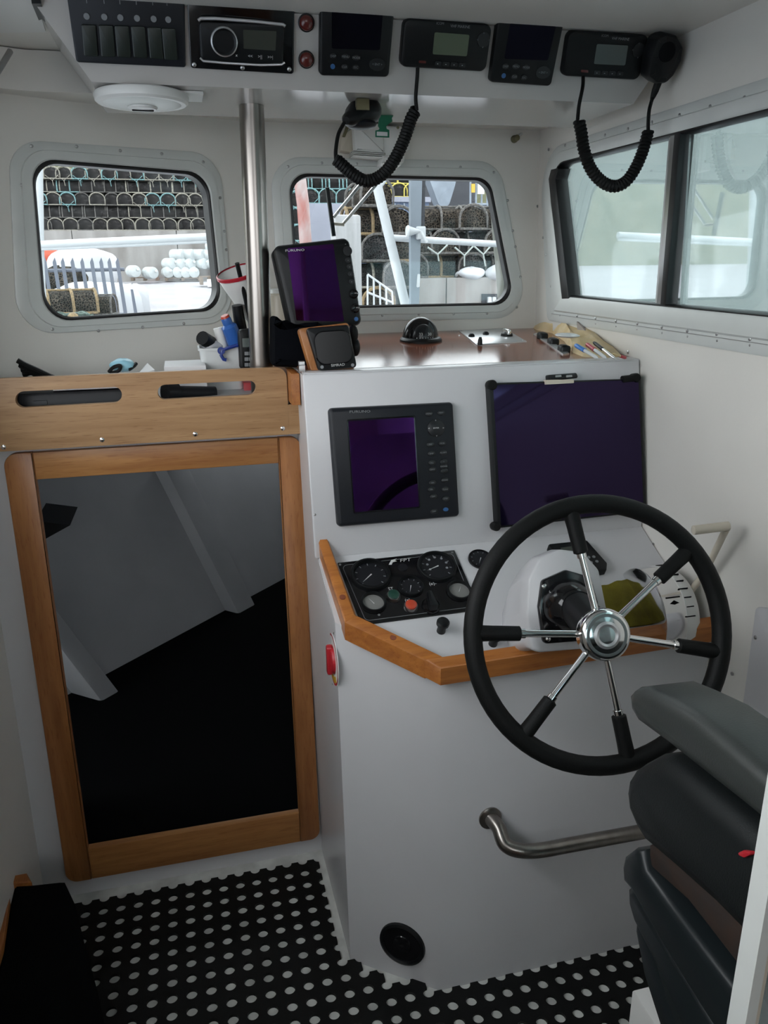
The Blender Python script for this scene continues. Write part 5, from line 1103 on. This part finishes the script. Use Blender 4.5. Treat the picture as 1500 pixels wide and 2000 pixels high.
for i, (c0, c1, c2, c3) in enumerate((((835, 483), (855, 497), (874, 478), (857, 510)), ((888, 483), (907, 499), (924, 481), (907, 520)), ((926, 481), (944, 497), (957, 482), (948, 520)))):
    t = T('bridle_rope', PY(*c1, YC_ - .05), '%s pale Y-shaped bridle rope from the left across the creels' % ORD[i], 'rope', 'bridle ropes')
    MB().tube([PY(*c0, YC_ + .02), PY(*c1, YC_ - .02), PY(*c2, YC_ + .02)], .014, 6).build('loop', 'rope_pale', t); MB().tube([PY(*c1, YC_ - .02), PY(*c3, YC_)], .012, 6).build('tail', 'rope_pale', t)
lump('white_sack', 'bag_white', PY(918, 535, YC_ + .1), .24, .16, .10, .08, 'crumpled white sack on the concrete block', 'sack', 21); lump('white_sack', 'bag_white', PY(972, 533, YC_ + .05), .20, .16, .12, .05, 'second white sack beside the timber post', 'sack', 22)
g3 = 'creels stacked behind the white post'
for r in range(5):
    for i, px in enumerate((722, 762)):
        if r == 4 and i: continue
        creel(['tan', 'cream', 'dark', 'tan', 'brown'][(r + i) % 5], (PY(px, 500, 11.3)[0], 11.3, zg(11.3) + r * .352), [.1, math.pi / 2][(r + i) % 2], '%s creel of the %s layer behind the white post' % (['left', 'right'][i], ['lowest', 'second', 'third', 'fourth', 'top'][r]), g3)
t = T('grid_gate', PY(740, 600, 7.5), 'small white grid gate low beside the strut', 'gate')
A0, A1, A2, A3 = (718, 536), (766, 570), (768, 612), (718, 606)
for s in (0, .5, 1): MB().tube([PY(A0[0] + (A3[0] - A0[0]) * s, A0[1] + (A3[1] - A0[1]) * s, 7.5), PY(A1[0] + (A2[0] - A1[0]) * s, A1[1] + (A2[1] - A1[1]) * s, 7.5)], .010, 6).build('bar', 'white_metal', t)
for s in (0, .25, .5, .75, 1): MB().tube([PY(A0[0] + (A1[0] - A0[0]) * s, A0[1] + (A1[1] - A0[1]) * s, 7.5), PY(A3[0] + (A2[0] - A3[0]) * s, A3[1] + (A2[1] - A3[1]) * s, 7.5)], .009, 6).build('bar', 'white_metal', t)
t = T('shipping_container', (PY(740, 500, 22)[0], 22, zg(22)), 'blue shipping container with barred doors behind the strut', 'container')
a_ = PY(688, 393, 22); e_ = PY(838, 393, 22); zb_ = zg(22) - .1; MB().box(a_[0], e_[0], 22, 24.2, zb_, a_[2]).build('body', 'container_blue', t)
MB().box(a_[0] - .03, e_[0] + .03, 21.93, 24.2, a_[2] - .01, a_[2] + .12).build('top_rail', 'container_grey', t)
for px in (724, 772, 790, 812): x = PY(px, 450, 21.9)[0]; MB().tube([(x, 21.93, zb_), (x, 21.93, a_[2] - .05)], .022, 8).build('lock_bar', 'galv', t)
for px in (700, 748, 800): x = PY(px, 450, 21.95)[0]; MB().box(x - .20, x + .20, 21.97, 22.0, zb_ + .2, a_[2] - .2).build('door_leaf', 'container_blue', t)
F_ = Fr((0, 21.95, 0), (1, 0, 0), (0, 0, 1)); plate(t, 'sign', F_, [(781, 428), (799, 429), (799, 419), (781, 418)], 0, 0, .02, 'mark_white'); text(F_, 'NNA', F_.q(790, 423), .11, 'container_blue', t, .024)
XB('container_side', 'container_grey', (604, 397), (694, 700), 20.5, 3, 'pale grey container beside the blue one', 'container', zb=zg(20))
for i, px in enumerate((598, 631, 664, 697)):
    for r in range(2): creel('teal' if (i + r) % 3 else 'cyan', (PY(px, 380, 21.4)[0], 21.2, PY(600, 396, 20.5)[2] + r * .352), [.05, math.pi / 2][r % 2], '%s turquoise creel from the left in the %s layer on the grey container' % (ORD[i], ['lower', 'upper'][r]), 'creels on the grey container')
for i, px in enumerate((772, 797)):
    for r in range(2): creel('yellow', (PY(px, 380, 22.5)[0], 22.5, a_[2] + .12 + r * .352), [.05, math.pi / 2][r], '%s yellow creel of the %s layer on the blue container' % (['left', 'right'][i], ['lower', 'upper'][r]), 'creels on the blue container')
for i in range(6): creel(['dark', 'cyan', 'dark', 'cyan', 'teal', 'cyan'][i], (PY(578, 440, 19)[0], 19, zg(19) + i * .352), .05, '%s creel from the ground in the column behind the red post' % ORD[i], 'creels behind the red post')
rod('mooring_pole', 'red_paint', [(583, 330), (592, 400), (600, 520), (606, 640)], 13, .098, 'flaking red and white painted pole at the left of the centre window', 'pole', 18)
XB('shed', 'shed_dark', (832, 300), (930, 406), 25, 3, 'dark boarded shed behind the galvanised hopper', 'shed', zb=zg(25))
t = T('panel_wall', (PY(880, 440, 24)[0], 24, zg(24)), 'pale upright concrete panels under the dark shed', 'wall')
for p0, p1 in ((836, 877), (877.6, 930)): a_ = PY(p0, 406, 24); e_ = PY(p1, 404, 24); MB().box(a_[0], e_[0] - .02, 24, 24.4, zg(24) - .1, a_[2]).build('panel', 'concrete', t)
F_ = Fr(PY(865, 370, 18), (1, 0, 0), (0, 0, 1)); b = MB(); b.prism(F_, rpoly([F_.q(*p) for p in ((832, 330), (896, 330), (888, 365), (876, 404), (858, 402), (846, 370))], .12, 5), -.4, 0); b.box(F_.w(*F_.q(858, 330))[0], F_.w(*F_.q(866, 330))[0], 18.15, 18.3, zg(18), F_.w(*F_.q(866, 380))[2]); b.build('hopper', 'galv', label='grey galvanised hopper tapering down in front of the shed', cat='hopper')
t = T('mesh_gate', PY(945, 455, 17), 'galvanised gate with two small signs at the right of the centre window', 'gate'); F_ = Fr(PY(945, 400, 17), (1, 0, 0), (0, 0, 1))
for px in (919, 930, 941, 952, 963): MB().tube([F_.w(*F_.q(px, 335)), Vector((F_.w(*F_.q(px + 1, 470))[0], 17, zg(17)))], .022, 6).build('bar', 'galv', t)
for py in (344, 399): MB().tube([F_.w(*F_.q(918, py)), F_.w(*F_.q(966, py))], .024, 6).build('rail', 'galv', t)
b = MB(); pp = [F_.q(918, 455), F_.q(966, 455), F_.q(966, 400), F_.q(918, 400)]; b.prism(F_, pp, -.06, -.03); b.build('sheet', 'container_grey', t)
plate(t, 'sign', F_, [(921, 376), (928, 376), (928, 359), (921, 359)], 0, .02, .04, 'yellow_arc'); plate(t, 'sign', F_, [(933, 379), (946, 379), (946, 356), (933, 356)], 0, .02, .04, 'mark_white')
rod('timber_pile', 'post_wood', [(966, 300), (976, 420), (986, 540), (992, 640)], 7.5, .085, 'weathered timber pile at the right edge of the centre window', 'pile', 14)
t = T('wall_box', PY(956, 592, 11.9), 'small dark recess box with two white fittings on the concrete block', 'box'); F_ = Fr(PY(956, 583, 11.985), (1, 0, 0), (0, 0, 1))
plate(t, 'recess', F_, [(941, 592), (972, 593), (972, 574), (941, 574)], 0, 0, .01, 'shed_dark')
for px in (957, 966): plate(t, 'fitting', F_, [(px - 4, 592), (px + 4, 592), (px + 3, 580), (px - 3, 580)], .01, .005, .06, 'white_metal')
